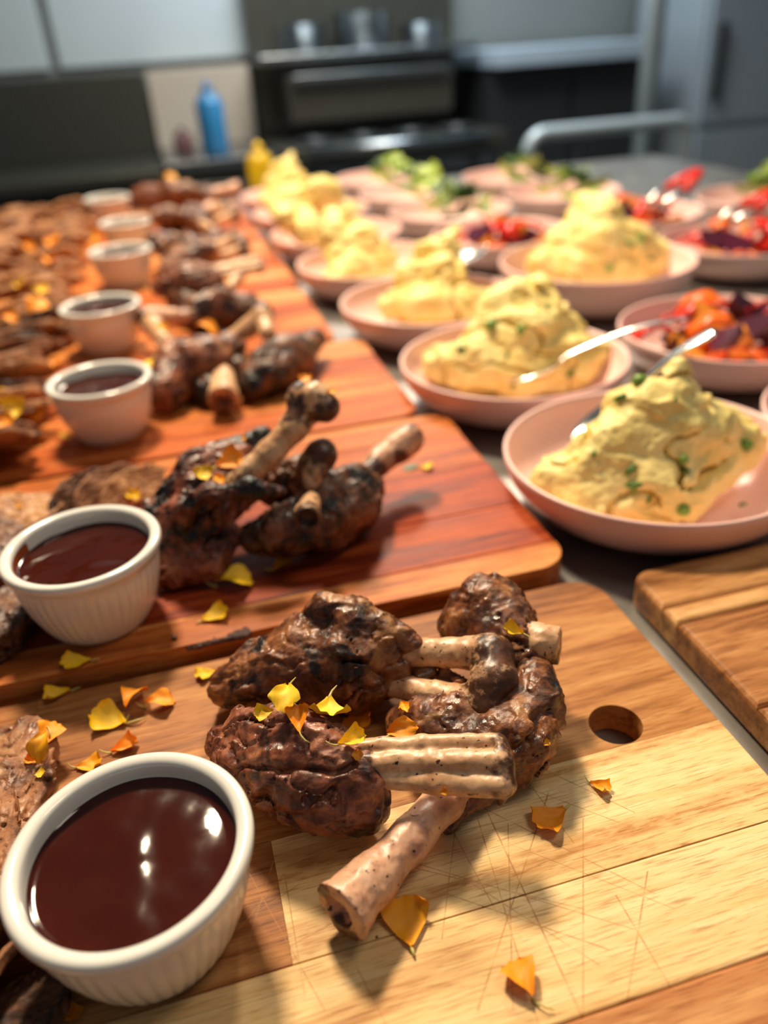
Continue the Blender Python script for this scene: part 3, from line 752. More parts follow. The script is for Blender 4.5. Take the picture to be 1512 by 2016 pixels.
PB = [(113, 1372, 'yel', 40, 200, 4, 'pointed yellow petal at the edge of the pale board by the red-brown one'), (405, 1330, 'yel', 34, 200, 0, 'yellow petal on the pale board by the dark tip of a shank'), (268, 1386, 'ora', 52, 60, 3, 'curled orange petal beside a yellow one, on the pale board'),
      (318, 1389, 'ora', 44, 10, 1, 'small orange petal next to the curled orange one on the pale board'), (217, 1422, 'yel', 56, 170, 2, 'broad ruffled yellow petal with a long pale claw on the pale board'), (96, 1448, 'ora', 48, 60, 1, 'orange petal folded over a yellow one by the beef slice'),
      (88, 1480, 'amb', 46, 240, 3, 'amber petal beneath the folded orange petal by the beef slice'), (62, 1499, 'ora', 22, 180, 4, 'small orange petal at the edge of the crackled beef slice'), (82, 1522, 'yel', 18, 250, 0, 'small yellow petal tip beside the crackled beef slice'),
      (248, 1474, 'ora', 42, 20, 4, 'orange petal lying just behind the big ramekin'), (178, 1509, 'amb', 40, 10, 0, 'amber petal half hidden by the big ramekin rim'), (1082, 1617, 'ora', 62, 215, 0, 'rounded orange petal with hairy claw on the knife-scored wood'),
      (802, 1822, 'amb', 72, 100, 2, 'fan-shaped amber petal near the bare slanting bone'), (1025, 1930, 'ora', 64, 120, 1, 'orange petal folded at its side, alone on the knife-scored wood'), (1182, 1553, 'amb', 34, -25, 4, 'thin amber petal sliver with long claw near the finger hole'),
      (1075, 1463, 'amb', 12, 40, 0, 'tiny amber petal scrap between the shanks and the finger hole'), (146, 1995, 'ora', 34, -70, 0, 'orange petal in the shade under the big ramekin')]
for x, y, c, s, a, k, lb in PB: petal(x, y, c, s, a, k, lb, 'petals on the pale board', ZF, random.choice([0, 1, 2]) if s > 30 else None)
PR = [(465, 1154, 'yel', 58, 5, 1, 'yellow petal with a long claw in front of the charred shank'), (425, 1215, 'yel', 44, 20, 0, 'oval yellow petal near the bark flaw of the red-brown board'), (150, 1308, 'yel', 44, 190, 0, 'shaded yellow petal in front of the second ramekin'),
      (557, 1113, 'amb', 34, 30, 4, 'amber petal in front of the shank with the bone stump'), (840, 922, 'yel', 22, 0, 0, 'yellow petal by the far shank bone tip on the red-brown board'), (258, 976, 'yel', 30, -20, 4, 'yellow petal on the beef behind the second ramekin'),
      (37, 998, 'amb', 12, 0, 0, 'tiny amber petal on the thick tan beef slice'), (62, 1214, 'yel', 20, 20, 4, 'yellow petal tucked left of the second ramekin')]
for x, y, c, s, a, k, lb in PR: petal(x, y, c, s, a, k, lb, 'petals on the red-brown board', ZR, random.choice([0, 1, 2]) if s > 30 else None)
PMt = [(562, 1393, 'yel', 54, -100, 1, 'yellow petal standing on the front shank, leftmost of two tall yellow ones'), (592, 1424, 'ora', 46, 90, 4, 'orange petal on the front shank beside a thin pale strand'), (646, 1415, 'yel', 62, -90, 2, 'large yellow fan petal with upright claw on the shanks'),
       (702, 1434, 'ora', 56, 30, 0, 'large orange petal beside the yellow fan on the shanks'), (692, 1468, 'yel', 46, 20, 4, 'yellow petal beneath the large orange one on the shanks'), (524, 1405, 'yel', 30, 190, 0, 'small yellow petal on the ragged meat top'),
       (800, 1441, 'ora', 46, 10, 3, 'orange petal lying across the split bones'), (800, 1400, 'amb', 26, -60, 4, 'thin amber petal in the gap between two shanks'), (706, 1495, 'ora', 20, -90, 1, 'tiny orange petal on the front shank'),
       (1008, 1247, 'yel', 32, 170, 4, 'flat yellow petal on the shank with the short bone end'), (875, 1558, 'ora', 14, 20, 0, 'tiny orange petal under the split bones')]
for x, y, c, s, a, k, lb in PMt: petal(x, y, c, s, a, k, lb, 'petals on the shanks of the pale board', ZF, random.choice([0, 1, 2]) if s > 30 else None, .002, .15)
PE = [(452, 909, 'ora', 44, 20, 0, 'orange petal on the charred shank below its raised bone'), (402, 940, 'yel', 30, 120, 2, 'yellow petal curled on the charred shank'), (432, 948, 'amb', 26, -40, 4, 'amber petal beside the curled yellow one on the charred shank'), (602, 752, 'ora', 24, 90, 0, 'orange petal on the tip of the raised bone'),
      (652, 775, 'amb', 16, 0, 0, 'small amber petal behind the raised bone tip'), (480, 865, 'amb', 10, 0, 0, 'tiny amber petal on the charred shank back')]
for x, y, c, s, a, k, lb in PE: petal(x, y, c, s, a, k, lb, 'petals on the charred shanks', ZR, 1 if s > 28 else None, .001)
PF = [(300, 718, 'yel', 24, 90), (410, 662, 'ora', 36, 0), (12, 790, 'yel', 36, 20), (30, 808, 'yel', 34, 70), (66, 815, 'ora', 30, 0), (8, 832, 'ora', 34, 0), (128, 866, 'yel', 22, 0), (85, 870, 'amb', 16, 0), (75, 610, 'ora', 40, 30), (22, 628, 'ora', 26, 0), (288, 556, 'yel', 26, 90), (98, 527, 'ora', 30, 60),
      (80, 572, 'yel', 22, 0), (40, 560, 'yel', 22, 0), (320, 655, 'amb', 24, 0), (372, 575, 'amb', 24, 0), (105, 478, 'ora', 28, 0), (60, 490, 'ora', 22, 0), (250, 505, 'amb', 16, 0), (180, 470, 'amb', 22, 0), (105, 715, 'ora', 22, 0), (330, 480, 'yel', 18, 0), (350, 420, 'amb', 24, 0), (300, 385, 'ora', 24, 0), (395, 385, 'yel', 20, 0), (335, 365, 'amb', 26, 0)]
for x, y, c, s, a in PF:
    nm = {'yel': 'yellow', 'ora': 'orange', 'amb': 'amber'}[c]
    petal(x, y, c, s, a, random.randrange(5), '%s petal scattered over the meat on the orange-brown boards' % nm, '%s petals on the far boards' % nm, ZR, None)
def herb(px, py, z, size, ang, label, group, mat):
    p, n = hit(px, py, z); L = size*depth(p)/FPX
    V = [];
    for i in range(7):
        s = i/6; wd = math.sin(math.pi*(s*.92+.04))*.3
        V += [(s-.5, -wd, .12*s*s+.05), (s-.5, 0, .05+.1*s*s+.0), (s-.5, wd, .12*s*s+.05)]
    Fc = [(i*3+j, i*3+j+1, i*3+j+4, i*3+j+3) for i in range(6) for j in (0, 1)]
    o = obj('herb_leaf', mesh('herb_leaf', V, Fc, True), mat, None, p); o.scale = (L,)*3; o.rotation_euler.z = math.radians(ang)
    return tag(o, label, 'leaf', group)
MAT['herb'] = plain('herb_green', srgb(52, 84, 24), .5, var=.3, scale=300)
herb(808, 922, ZR, 34, 20, 'dark green leaf by the far shank bone tip on the red-brown board', None, MAT['herb'])
def crumb(px, py, z, size, label):
    p, n = hit(px, py, z); r = size*depth(p)/FPX/2
    me, V, Q = sdf_mesh('crumb', lambda q: np.linalg.norm(q*np.array([1, 1.3, 1.4]), axis=1)-r*.8, lambda q: r*.35*fbm(q/r*1.3, 3, 2), (-1.3*r,)*3, (1.3*r,)*3, r/6, 9)
    V[:, 2] -= V[:, 2].min(); me.vertices.foreach_set('co', V.astype(np.float32).ravel())
    o = obj('meat_crumb', me, MAT['meat_dark'], None, p); tag(o, label, 'crumb')
crumb(742, 1846, ZF, 8, 'tiny dark crumb between the slanting bone and the amber petal')
crumb(100, 1532, ZF, 34, 'brown meat crumb at the corner of the crackled beef slice')
crumb(344, 1258, ZR, 16, 'small dark scrap in front of the charred shank'); 

# ================================================================= BOWLS AND MASH
def pink():
    n = N('pink_glaze'); co = n.coord()
    c = n.mix(n.noise(co, 14, 3), srgb(240, 198, 190), srgb(246, 208, 200))
    return n.out(c, .34, n.bump(n.noise(co, 60, 2), .02, .001), Specular_IOR_Level=.5)
MAT['pink'] = pink()
def bowl_mesh(R, Hh, name='bowl'):
    o_ = [(0, .0015), (R*.5, .0015), (R*.52, 0), (R*.55, 0), (R*.57, .002)]
    for k in range(1, 11):
        t = k/10; o_.append((R*(.57+.43*math.sin(t*math.pi/2)**.85), .002+(Hh-.002)*(1-math.cos(t*math.pi/2))**.78*1.0))
    i_ = [(R-.0006, Hh+.0012), (R-.002, Hh+.0014), (R-.0034, Hh+.0004)]
    for k in range(9, -1, -1):
        t = k/10; i_.append((R*(.57+.43*math.sin(t*math.pi/2)**.85)-.0042, .006+(Hh-.006)*(1-math.cos(t*math.pi/2))**.78*1.0))
    i_ += [(R*.4, .0052), (0, .005)]
    return lathe_mesh(name, o_+i_, 96)
BR, BH = .115, .048
BOWL = bowl_mesh(BR, BH); BIG = bowl_mesh(.130, .060)
def bowl(u, v, label, group, me=None, sc=1.0):
    o = obj('bowl', me or BOWL, MAT['pink'], None, W(u, v, 0)); o.scale = (sc,)*3
    return tag(o, label, 'bowl', group)
def mash_material():
    n = N('mashed_potato'); co = n.coord()
    a = n.noise(co, 30, 4); b = n.noise(co, 260, 4, .65); c2 = n.noise(co, 90, 3)
    c = n.ramp(a, [(.35, srgb(230, 204, 118)), (.65, srgb(244, 226, 152))])
    return n.out(c, .5, n.bump(n.math('ADD', b, n.math('MULTIPLY', c2, .6)), .35, .0012), Subsurface_Weight=.18, Subsurface_Radius=(.008, .005, .002), Specular_IOR_Level=.35)
MAT['mash'] = mash_material(); MAT['pea'] = plain('pea_green', srgb(112, 150, 50), .4, var=.25, scale=200); MAT['chive'] = plain('chive_green', srgb(62, 116, 34), .45, var=.3, scale=300)
def mash(label, chains, bowl_uv, bh_scale, h, seed, R=BR, Hh=BH):
    mc = [nodes(c) for c in chains]; bu = W(*bowl_uv, 0)
    f0 = chain_fn(mc, .012)
    def base(p):
        d = f0(p)
        r = np.hypot(p[:, 0]-bu[0], p[:, 1]-bu[1])
        t = np.arcsin(np.clip(((r/R+.0042/R)-.57)/.43, 0, 1)**(1/.85))/(math.pi/2)
        zi = .006+(Hh-.006)*(1-np.cos(t*math.pi/2))**.78
        return np.maximum(d, (zi+.0004)-p[:, 2])
    def disp(p):
        q = p*np.array([1, 1, 1.5])
        wv = np.stack([fbm(q*28, seed+31, 2), fbm(q*28, seed+32, 2), fbm(q*28, seed+33, 2)], 1)*.012
        r1_ = ridged((q+wv)*30, seed, 1)
        return -.0030*r1_ + .0085*sstep(.76, .98, ridged((q+wv*1.6)*22+5, seed+3, 1)) + .0034*fbm((q+wv)*70, seed+5, 3) + .0011*fbm(p*300, seed+8, 3)
    lo, hi = bounds(mc, .008); lo[2] = .004
    me, V, Q = sdf_mesh('mashed_potato', base, disp, lo, hi, h, .02); add_bvh(V, Q)
    org = np.array([bu[0], bu[1], V[:, 2].min()])
    me.vertices.foreach_set('co', (V-org).astype(np.float32).ravel()); me.update()
    o = obj('mashed_potato', me, MAT['mash'], None, org)
    return tag(o, label, 'mashed potato', 'heaps of mash in the pink bowls')
gB = 'pink bowls of mash beside the boards'
BU = [(.3330, .4810), (.3170, .7142), (.308, .952), (.294, 1.187), (.288, 1.42), (.288, 1.653), (.290, 1.886)]
BL = ['pink bowl of mash with peas at the corner of the plain brown board', 'pink bowl of mash second from the plain brown board', 'pink bowl of mash third from the plain brown board', 'pink bowl of mash fourth from the plain brown board',
      'pink bowl of mash fifth from the plain brown board', 'pink bowl of mash last but one in the row along the boards', 'pink bowl of mash last in the row along the boards']
for (u, v), lb in zip(BU, BL): bowl(u, v, lb, gB)
m1 = mash('tall heap of mash with a spoon standing in it, beside the plain brown board',
    [[(1105, 950, .030, 52), (1170, 975, .028, 62), (1260, 985, .026, 58), (1330, 985, .026, 50), (1370, 960, .03, 45)], [(1400, 915, .036, 50), (1450, 880, .040, 36), (1490, 870, .038, 22)],
     [(1180, 890, .050, 56), (1240, 870, .060, 62), (1310, 870, .062, 64), (1370, 850, .060, 60), (1430, 840, .05, 36)], [(1235, 800, .080, 42), (1290, 800, .085, 52), (1340, 775, .092, 36)], [(1330, 745, .104, 26), (1335, 730, .110, 16)], [(1200, 910, .05, 60), (1300, 930, .045, 60)]], BU[0], 1, .0013, 301)
m2 = mash('heap of mash with a slumped top in the second bowl from the plain brown board',
    [[(870, 720, .030, 36), (940, 725, .030, 50), (1030, 730, .030, 52), (1120, 715, .032, 46), (1180, 695, .034, 20)], [(960, 670, .052, 48), (1040, 670, .056, 56), (1110, 660, .05, 44)], [(985, 610, .078, 42), (1045, 595, .084, 44), (1085, 620, .075, 36)], [(1060, 565, .095, 20)]], BU[1], 1, .0017, 317)
m3 = mash('pointed heap of mash in the third bowl from the plain brown board',
    [[(775, 600, .032, 30), (840, 605, .032, 40), (915, 595, .034, 36), (950, 585, .036, 18)], [(815, 550, .056, 36), (880, 545, .06, 40)], [(840, 500, .08, 26), (880, 485, .09, 28)], [(895, 455, .105, 13)]], BU[2], 1, .0022, 331)
BIGUV = (.557, .988)
bowl(*BIGUV, 'larger pink bowl of mash standing among the salad bowls', 'pink bowls of mash among the salads', BIG)
m4 = mash('tall pointed heap of mash in the larger pink bowl among the salads',
    [[(1075, 525, .038, 36), (1140, 535, .036, 44), (1220, 530, .036, 46), (1290, 510, .038, 34), (1325, 510, .04, 14)], [(1110, 480, .065, 36), (1180, 480, .07, 46), (1250, 480, .065, 38)], [(1150, 425, .1, 32), (1190, 430, .1, 34)], [(1150, 395, .118, 18), (1200, 405, .115, 16)]], BIGUV, 1.2, .0024, 347, .130, .060)
for i, (src, rz, lb) in enumerate([(m2, 1.2, 'heap of mash in the fourth bowl along the boards'), (m3, 2.2, 'heap of mash in the fifth bowl along the boards'), (m2, 3.9, 'heap of mash in the last bowl but one along the boards'), (m3, .4, 'heap of mash in the last bowl along the boards')]):
    c = src.copy(); COL.objects.link(c); u, v = BU[3+i]; c.location = W(u, v, src.location.z); c.rotation_euler.z = rz; c['label'] = lb; c.scale = (1.0, 1.0, 1.06)
def bit(px, py, size, parent, kind):
    p, n = hit(px, py, .01); r = size*depth(p)/FPX/2
    if kind == 'pea':
        bm = bmesh.new(); bmesh.ops.create_icosphere(bm, subdivisions=2, radius=r)
        for v in bm.verts: v.co *= 1+.08*math.sin(v.co.x/r*3+py)
        me = bm_mesh('pea', bm, True)
    else:
        d = Vector((math.cos(px), math.sin(px), .2)); d = (d-n*d.dot(n)).normalized()
        me = tube_mesh('chive', [-d*r*1.3, Vector((0, 0, 0))+n*r*.2, d*r*1.3], [r*.45, r*.55, r*.4], 8)
    o = obj(kind, me, MAT['pea' if kind == 'pea' else 'chive'], parent)
    o.location = Vector(p)+n*r*.15-Vector(parent.location)
    o['label'] = 'green pea' if kind == 'pea' else 'chopped green chive'
for x, y, s, k in [(1262, 752, 30, 'pea'), (1222, 784, 22, 'chive'), (1345, 905, 20, 'pea'), (1250, 955, 22, 'chive'), (1247, 962, 16, 'pea'), (1345, 1004, 26, 'pea'), (1468, 877, 28, 'pea'), (1335, 860, 16, 'chive'), (1242, 925, 18, 'chive'), (1350, 925, 16, 'chive'), (1155, 835, 14, 'chive'), (1170, 893, 12, 'chive'), (1277, 983, 12, 'chive'), (1330, 700+85, 10, 'chive')]:
    bit(x, y, s, m1, k)
for x, y, s, k in [(966, 640, 24, 'pea'), (1026, 650, 20, 'pea'), (910, 686, 18, 'chive'), (1076, 604, 14, 'chive'), (1000, 700, 12, 'chive'), (1120, 735, 14, 'chive'), (1010, 760, 12, 'pea'), (975, 632, 14, 'chive')]:
    bit(x, y, s, m2, k)
for x, y, s, k in [(1260, 470, 20, 'pea'), (1200, 530, 16, 'pea'), (1240, 480, 14, 'chive'), (1280, 510, 14, 'chive')]: bit(x, y, s, m4, k)
for x, y, s, k in [(905, 620, 12, 'chive'), (920, 600, 12, 'pea'), (870, 470, 10, 'chive')]: bit(x, y, s, m3, k)
p, n = hit(1462, 996, .006); o = obj('chive', tube_mesh('chive', [(-.003, 0, .0012), (0, .0006, .0014), (.003, 0, .0012)], .0012, 8), MAT['chive'], None, P(1462, 996, .0165)); o.rotation_euler.z = .4
tag(o, 'single chopped chive lying on the bare side of the pink bowl', 'chive')

# ================================================================= SPOONS
def steel(name, col, rough, var=.15, metal=1.0):
    n = N(name); co = n.coord()
    s = n.noise(n.mapping(co, (8, 240, 240)), 1.0, 3); t = n.noise(co, 30, 4)
    c = n.mix(t, tuple(x*(1-var) for x in col[:3])+(1,), tuple(min(1, x*(1+var)) for x in col[:3])+(1,))
    return n.out(c, n.math('ADD', n.math('MULTIPLY', s, .2), rough-.1), n.bump(s, .05, .0005), Metallic=metal)
MAT['spoon'] = steel('polished_steel', srgb(225, 222, 215), .18)
def spoon(a, b, label, group, wd=.006, bowl_l=.06, bowl_w=.022):
    """a: tip of the spoon's bowl, b: handle end, world points"""
    a = Vector(a); b = Vector(b); d = (b-a); L = d.length; d.normalize(); s = d.cross(Vector((0, 0, 1))).normalized(); n = s.cross(d)
    st = [];
    for i in range(31):
        t = i/30; x = t*L
        if x < bowl_l: q = x/bowl_l; hw = bowl_w*math.sqrt(max(0, 1-(2*q-1)**2))*(1-.15*q)+.0012; dip = -.008*math.sin(math.pi*q)
        else:
            q = (x-bowl_l)/(L-bowl_l); hw = wd*(.42+.58*q**1.5) if q < .93 else wd*math.sqrt(max(.02, 1-((q-.93)/.075)**2)); dip = .006*math.sin(math.pi*q)
        st.append((x, hw, dip))
    V = []; Fc = []; m = 9
    for x, hw, dip in st:
        for j in range(m):
            t = j/(m-1)*2-1; zz = dip*(1-t*t) if x < bowl_l else dip+.001*(1-t*t)
            V.append(d*x+s*hw*t+n*zz)
    for i in range(30):
        for j in range(m-1): Fc.append((i*m+j, i*m+j+1, (i+1)*m+j+1, (i+1)*m+j))
    o = obj('spoon', mesh('spoon', V, Fc, True), MAT['spoon'], None, a)
    mo = o.modifiers.new('thick', 'SOLIDIFY'); mo.thickness = .0018
    return tag(o, label, 'spoon', group)
gs = 'serving spoons in the bowls'
spoon(P(1122, 872, .036), P(1412, 648, .128), 'steel spoon stuck through the tall heap of mash by the plain brown board', gs, .0085)
spoon(P(990, 742, .030), P(1360, 622, .085), 'steel spoon resting on the rim of the second bowl of mash', gs, .005)
spoon(P(870, 520, .07), P(962, 488, .085), 'steel spoon between the third mash bowl and the larger one', gs, .008)

# ================================================================= SALADS
MAT['red'] = plain('pepper_red', srgb(222, 44, 24), .25, var=.2, scale=60); MAT['orange'] = plain('pepper_orange', srgb(240, 104, 22), .28, var=.2, scale=60)
MAT['amberveg'] = plain('squash_amber', srgb(222, 142, 46), .35, var=.2, scale=60); MAT['beet'] = plain('beet_purple', srgb(74, 24, 48), .25, var=.35, scale=60)
MAT['green'] = plain('leaf_green', srgb(104, 132, 34), .4, var=.35, scale=80); MAT['lime'] = plain('leaf_lime', srgb(168, 190, 84), .4, var=.3, scale=80); MAT['dgreen'] = plain('leaf_dark', srgb(62, 92, 26), .4, var=.35, scale=80)
def strip_mesh():
    V = []; Fc = []; n = 12
    for i in range(n+1):
        a = -.9+1.8*i/n
        for r, y in ((1.0, -.3), (1.0, .3), (.86, .28), (.86, -.28)):
            k = 1-.25*(abs(i/n-.5)*2)**3; V.append((r*math.sin(a), y*k+.06*math.sin(i), r*math.cos(a)-.6))
    for i in range(n):
        for j in range(4): Fc.append((i*4+j, i*4+(j+1) % 4, (i+1)*4+(j+1) % 4, (i+1)*4+j))
    Fc += [(3, 2, 1, 0), (n*4, n*4+1, n*4+2, n*4+3)]
    return mesh('pepper_strip', V, Fc, True)
def wedge_mesh():
    V = []; Fc = []; n = 10; m = 6
    for i in range(n+1):
        th = math.pi*i/n
        for j in range(m+1):
            a = -.5+1.0*j/m; V.append((math.sin(th)*math.cos(a), math.sin(th)*math.sin(a), math.cos(th)))
    b = len(V)
    for i in range(n+1): V.append((-.02, 0, math.cos(math.pi*i/n)))
    for i in range(n):
        for j in range(m): Fc.append((i*(m+1)+j, (i+1)*(m+1)+j, (i+1)*(m+1)+j+1, i*(m+1)+j+1))
        Fc.append((b+i, b+i+1, (i+1)*(m+1), i*(m+1))); Fc.append((i*(m+1)+m, (i+1)*(m+1)+m, b+i+1, b+i))
    bm = bmesh.new(); bv = [bm.verts.new(v) for v in V]
    for f in Fc: bm.faces.new([bv[i] for i in f])
    bmesh.ops.remove_doubles(bm, verts=bm.verts, dist=1e-5)
    return bm_mesh('wedge', bm)
def leaf_mesh(seed):
    V = []; Fc = []; n = 14; m = 9
    for i in range(n+1):
        s = i/n; wd = .42*math.sin(math.pi*(s*.95+.03))**.7*(1+.12*math.sin(s*22+seed))
        for j in range(m):
            t = j/(m-1)*2-1
            V.append((s-.5, wd*t, .22*(s-.5)**2*4*.6+.10*t*t+.05*math.sin(t*8+s*14+seed)*abs(t)+.03*math.sin(s*17+seed)))
    for i in range(n):
        for j in range(m-1): Fc.append((i*m+j, i*m+j+1, (i+1)*m+j+1, (i+1)*m+j))
    return mesh('leaf', V, Fc, True)
STRIP, WEDGE, LEAVES = strip_mesh(), wedge_mesh(), [leaf_mesh(1), leaf_mesh(4)]
_mm = {}
def veg(me, mat, name, loc, rot, sc, label, cat, group):
    key = (me.name, mat)
    if key not in _mm: m2 = me.copy(); m2.materials.append(MAT[mat]); _mm[key] = m2
    o = obj(name, _mm[key], None, None, loc); o.rotation_euler = rot; o.scale = sc
    return tag(o, label, cat, group)
VEGN = {'red': ('pepper_strip', 'red roasted pepper strip', 'pepper'), 'orange': ('pepper_strip', 'orange roasted pepper strip', 'pepper'), 'amberveg': ('squash_wedge', 'amber squash wedge', 'squash'), 'beet': ('beet_wedge', 'dark purple beetroot wedge', 'beetroot')}
def salad(u, v, where, n=18, rad=.075, sc=1.0):
    bowl(u, v, 'pink bowl of roasted vegetables '+where, 'pink bowls of roasted vegetables', None, sc)
    rg = random.Random(int(u*1000+v*77))
    for k in range(n):
        lay = 0 if k < n*.6 else 1
        a = k*2.4; r = rad*math.sqrt((k % 11+.5)/11)*(1 if lay == 0 else .7)
        kind = ['red', 'orange', 'beet', 'red', 'amberveg', 'beet'][k % 6]
        nm, lb, ct = VEGN[kind]; me = STRIP if nm == 'pepper_strip' else WEDGE
        sz = rg.uniform(.028, .040) if me is STRIP else rg.uniform(.024, .034)
        zb = .028+.32*max(0, r-.05)+.024*lay+(0 if me is STRIP else .010)
        q = W(u+r*math.cos(a), v+r*math.sin(a), zb)
        veg(me, kind, nm, q, (rg.uniform(-.5, .5), rg.uniform(-.5, .5)+(0 if me is STRIP else 1.5), rg.uniform(0, 6.28)), (sz,)*3, lb+' in the bowl '+where, ct, 'roasted vegetables in the bowl '+where)
salad(.553, .470, 'by the first mash bowl', 14, .060, .9)
salad(.562, .705, 'under the steel spoon handle', 30, .085)
salad(.822, 1.04, 'to the right of the larger mash bowl', 22)
salad(.535, 1.262, 'behind the larger mash bowl', 20)
salad(.80, 1.30, 'with the red-handled tongs', 22)
def greens(u, v, where, n=9):
    bowl(u, v, 'pink bowl of green leaves '+where, 'pink bowls of green leaves')
    rg = random.Random(int(u*1000+v*177))
    for k in range(n):
        a = k*2.4; r = .055*math.sqrt((k+.3)/n)
        mt = rg.choice(['lime', 'green', 'lime', 'dgreen']); sc = rg.uniform(.05, .075)
        q = W(u+r*math.cos(a)+.02, v+r*math.sin(a), .03+.006*(n-k)*.9)
        veg(LEAVES[k % 2], mt, 'lettuce_leaf', q, (rg.uniform(-.5, .5), rg.uniform(-.5, .3), rg.uniform(0, 6.28)), (sc,)*3, {'lime': 'pale lime', 'green': 'mid green', 'dgreen': 'dark green'}[mt]+' salad leaf in the bowl '+where, 'lettuce', 'salad leaves in the bowl '+where)
greens(.53, 1.505, 'just behind the roasted vegetables'); greens(.53, 1.745, 'second behind the roasted vegetables'); greens(.53, 1.985, 'at the far end of the inner column')
greens(.79, 1.56, 'behind the red-handled tongs'); greens(.79, 1.81, 'second behind the red-handled tongs'); greens(1.06, 1.30, 'at the outer side, beside the roasted vegetables')
# tongs with red handles
def tongs(a, b, label):
    a = Vector(a); b = Vector(b); e = empty('tongs', a, 0, label, 'tongs'); d = b-a; s = d.cross(Vector((0, 0, 1))).normalized()
    for k in (-1, 1):
        o1 = s*k
        pts = [Vector((0, 0, 0))+o1*.010, d*.3+o1*.020, d*.55+o1*.017]
        obj('arm', tube_mesh('arm', pts, [.006, .0055, .005], 8), MAT['spoon'], e)
        obj('grip', tube_mesh('grip', [d*.5+o1*.018, d*.75+o1*.012, d+o1*.004], [.0075, .0085, .007], 8), MAT['red'], e)['label'] = 'red silicone grip'
tongs(P(1285, 405, .075), P(1375, 338, .115), 'tongs with red grips lying in a bowl of roasted vegetables')
tongs(P(1420, 440, .06), P(1530, 375, .10), 'tongs with red grips at the outer bowl of roasted vegetables')

# ================================================================= TABLE
def steel_top():
    n = N('brushed_steel_top'); co = n.coord()
    s = n.noise(n.mapping(co, (6, 300, 1)), 1.0, 4); t = n.noise(co, 12, 4); sc2 = n.noise(n.mapping(co, (20, 700, 1), (0, 0, 0), (0, 0, .7)), 1, 2)
    c = n.mix(t, srgb(140, 138, 134), srgb(172, 170, 166))
    return n.out(c, n.math('ADD', n.math('MULTIPLY', t, .25), .25), n.bump(n.math('ADD', s, n.math('MULTIPLY', sc2, .8)), .12, .0004), Metallic=.85)
MAT['top'] = steel_top(); MAT['leg'] = steel('table_leg_steel', srgb(150, 152, 152), .3)
tb = empty('prep_table', W(.35, 1.05, -.9), YAW, 'long stainless steel prep table under the boards and bowls', 'table')
box('table_top', -.90, 1.05, -1.35, 1.15, .86, .8995, MAT['top'], tb, .004)
for sx in (-.82, .97):
    for sy in (-1.27, 1.07):
        bm = bmesh.new(); box_bm(bm, sx-.02, sx+.02, sy-.02, sy+.02, .002, .86, .003); obj('leg', bm_mesh('leg', bm), MAT['leg'], tb)
box('undershelf', -.84, .99, -1.29, 1.09, .25, .27, MAT['top'], tb, .003)

# ================================================================= ROOM
def wall_mat(name, c1, c2, rough=.6):
    n = N(name); v = n.noise(n.coord(), 3, 4); return n.out(n.mix(v, c1, c2), rough)
FL_Z = -.9
n = N('grey_floor'); co = n.coord(); fm = n.out(n.mix(n.noise(co, 6, 5), srgb(70, 66, 62), srgb(96, 92, 86)), .5)
def rbox(name, u0, u1, v0, v1, z0, z1, mat, parent=None, bev=0.0, kind=None):
    bm = bmesh.new(); box_bm(bm, u0, u1, v0, v1, z0, z1, bev); o = obj(name, bm_mesh(name, bm), mat, parent)
    if parent is None: o.rotation_euler.z = YAW
    if kind: o['kind'] = kind
    return o
VB = 4.1
rbox('floor', -3.5, 4.0, -2.0, VB+.1, FL_Z-.05, FL_Z, fm, kind='structure')
wb = rbox('wall_back', -3.5, 4.0, VB, VB+.1, FL_Z, 2.2, wall_mat('wall_grey', srgb(108, 110, 106), srgb(122, 124, 120)), kind='structure')
pm_ = wall_mat('wall_panel_pale', srgb(176, 182, 182), srgb(192, 198, 198), .35)
for k in range(5):
    u0 = -2.9+k*.86
    if k < 4: rbox('panel', u0+.02, u0+.84, VB-.02, VB, .30, 1.9, pm_, wb, .006)
EOF_MARK = None
dsteel = steel('dark_backsplash', srgb(96, 94, 84), .35, .2, .8); msteel = steel('mid_steel', srgb(150, 154, 156), .28); blk = plain('dark_enamel', srgb(40, 42, 44), .4); beige = plain('beige_lit_steel', srgb(186, 168, 148), .5)  # beige: stainless splash with its warm reflected light put into the colour
def bk(px, py, v):      # point on the vertical plane at table-frame depth v seen through a pixel
    r = ray(px, py); rv = -r[0]*SY+r[1]*CY; q = CAM+r*(v/rv); u, _ = UV(q); return u, q[2]
# steel bench along the back wall with backsplash
b1 = empty('wall_bench', W(0, 0, FL_Z), YAW, 'steel wall bench with a dark upright backsplash behind the meat boards', 'bench')
def part(e, name, u0, u1, v0, v1, z0, z1, mat, bev=.004):
    bm = bmesh.new(); box_bm(bm, u0, u1, v0, v1, z0-FL_Z, z1-FL_Z, bev); return obj(name, bm_mesh(name, bm), mat, e)
ub0 = bk(300, 240, 3.9)[0]; ub1 = bk(505, 240, 3.9)[0]
part(b1, 'backsplash', -2.6, ub0, 3.96, 4.06, -.05, .27, dsteel); part(b1, 'bench_top', -2.6, ub0, 3.4, 3.96, -.09, -.05, dsteel); part(b1, 'base_cabinet', -2.55, ub0-.02, 3.46, 3.96, -.88, -.09, blk)
for k in range(4): part(b1, 'cabinet_door', -2.5+k*.45, -2.08+k*.45, 3.445, 3.46, -.84, -.14, dsteel)
b2 = empty('sink_unit', W(0, 0, FL_Z), YAW, 'pale steel sink unit with a steel splash panel coloured as beige-lit beside the cooking range', 'sink unit')
part(b2, 'splash_panel', ub0+.01, ub1, 3.96, 4.06, -.03, .27, beige); part(b2, 'counter', ub0+.01, ub1, 3.4, 3.96, -.07, -.03, msteel); part(b2, 'base_cabinet', ub0+.02, ub1-.01, 3.46, 3.96, -.88, -.07, dsteel)
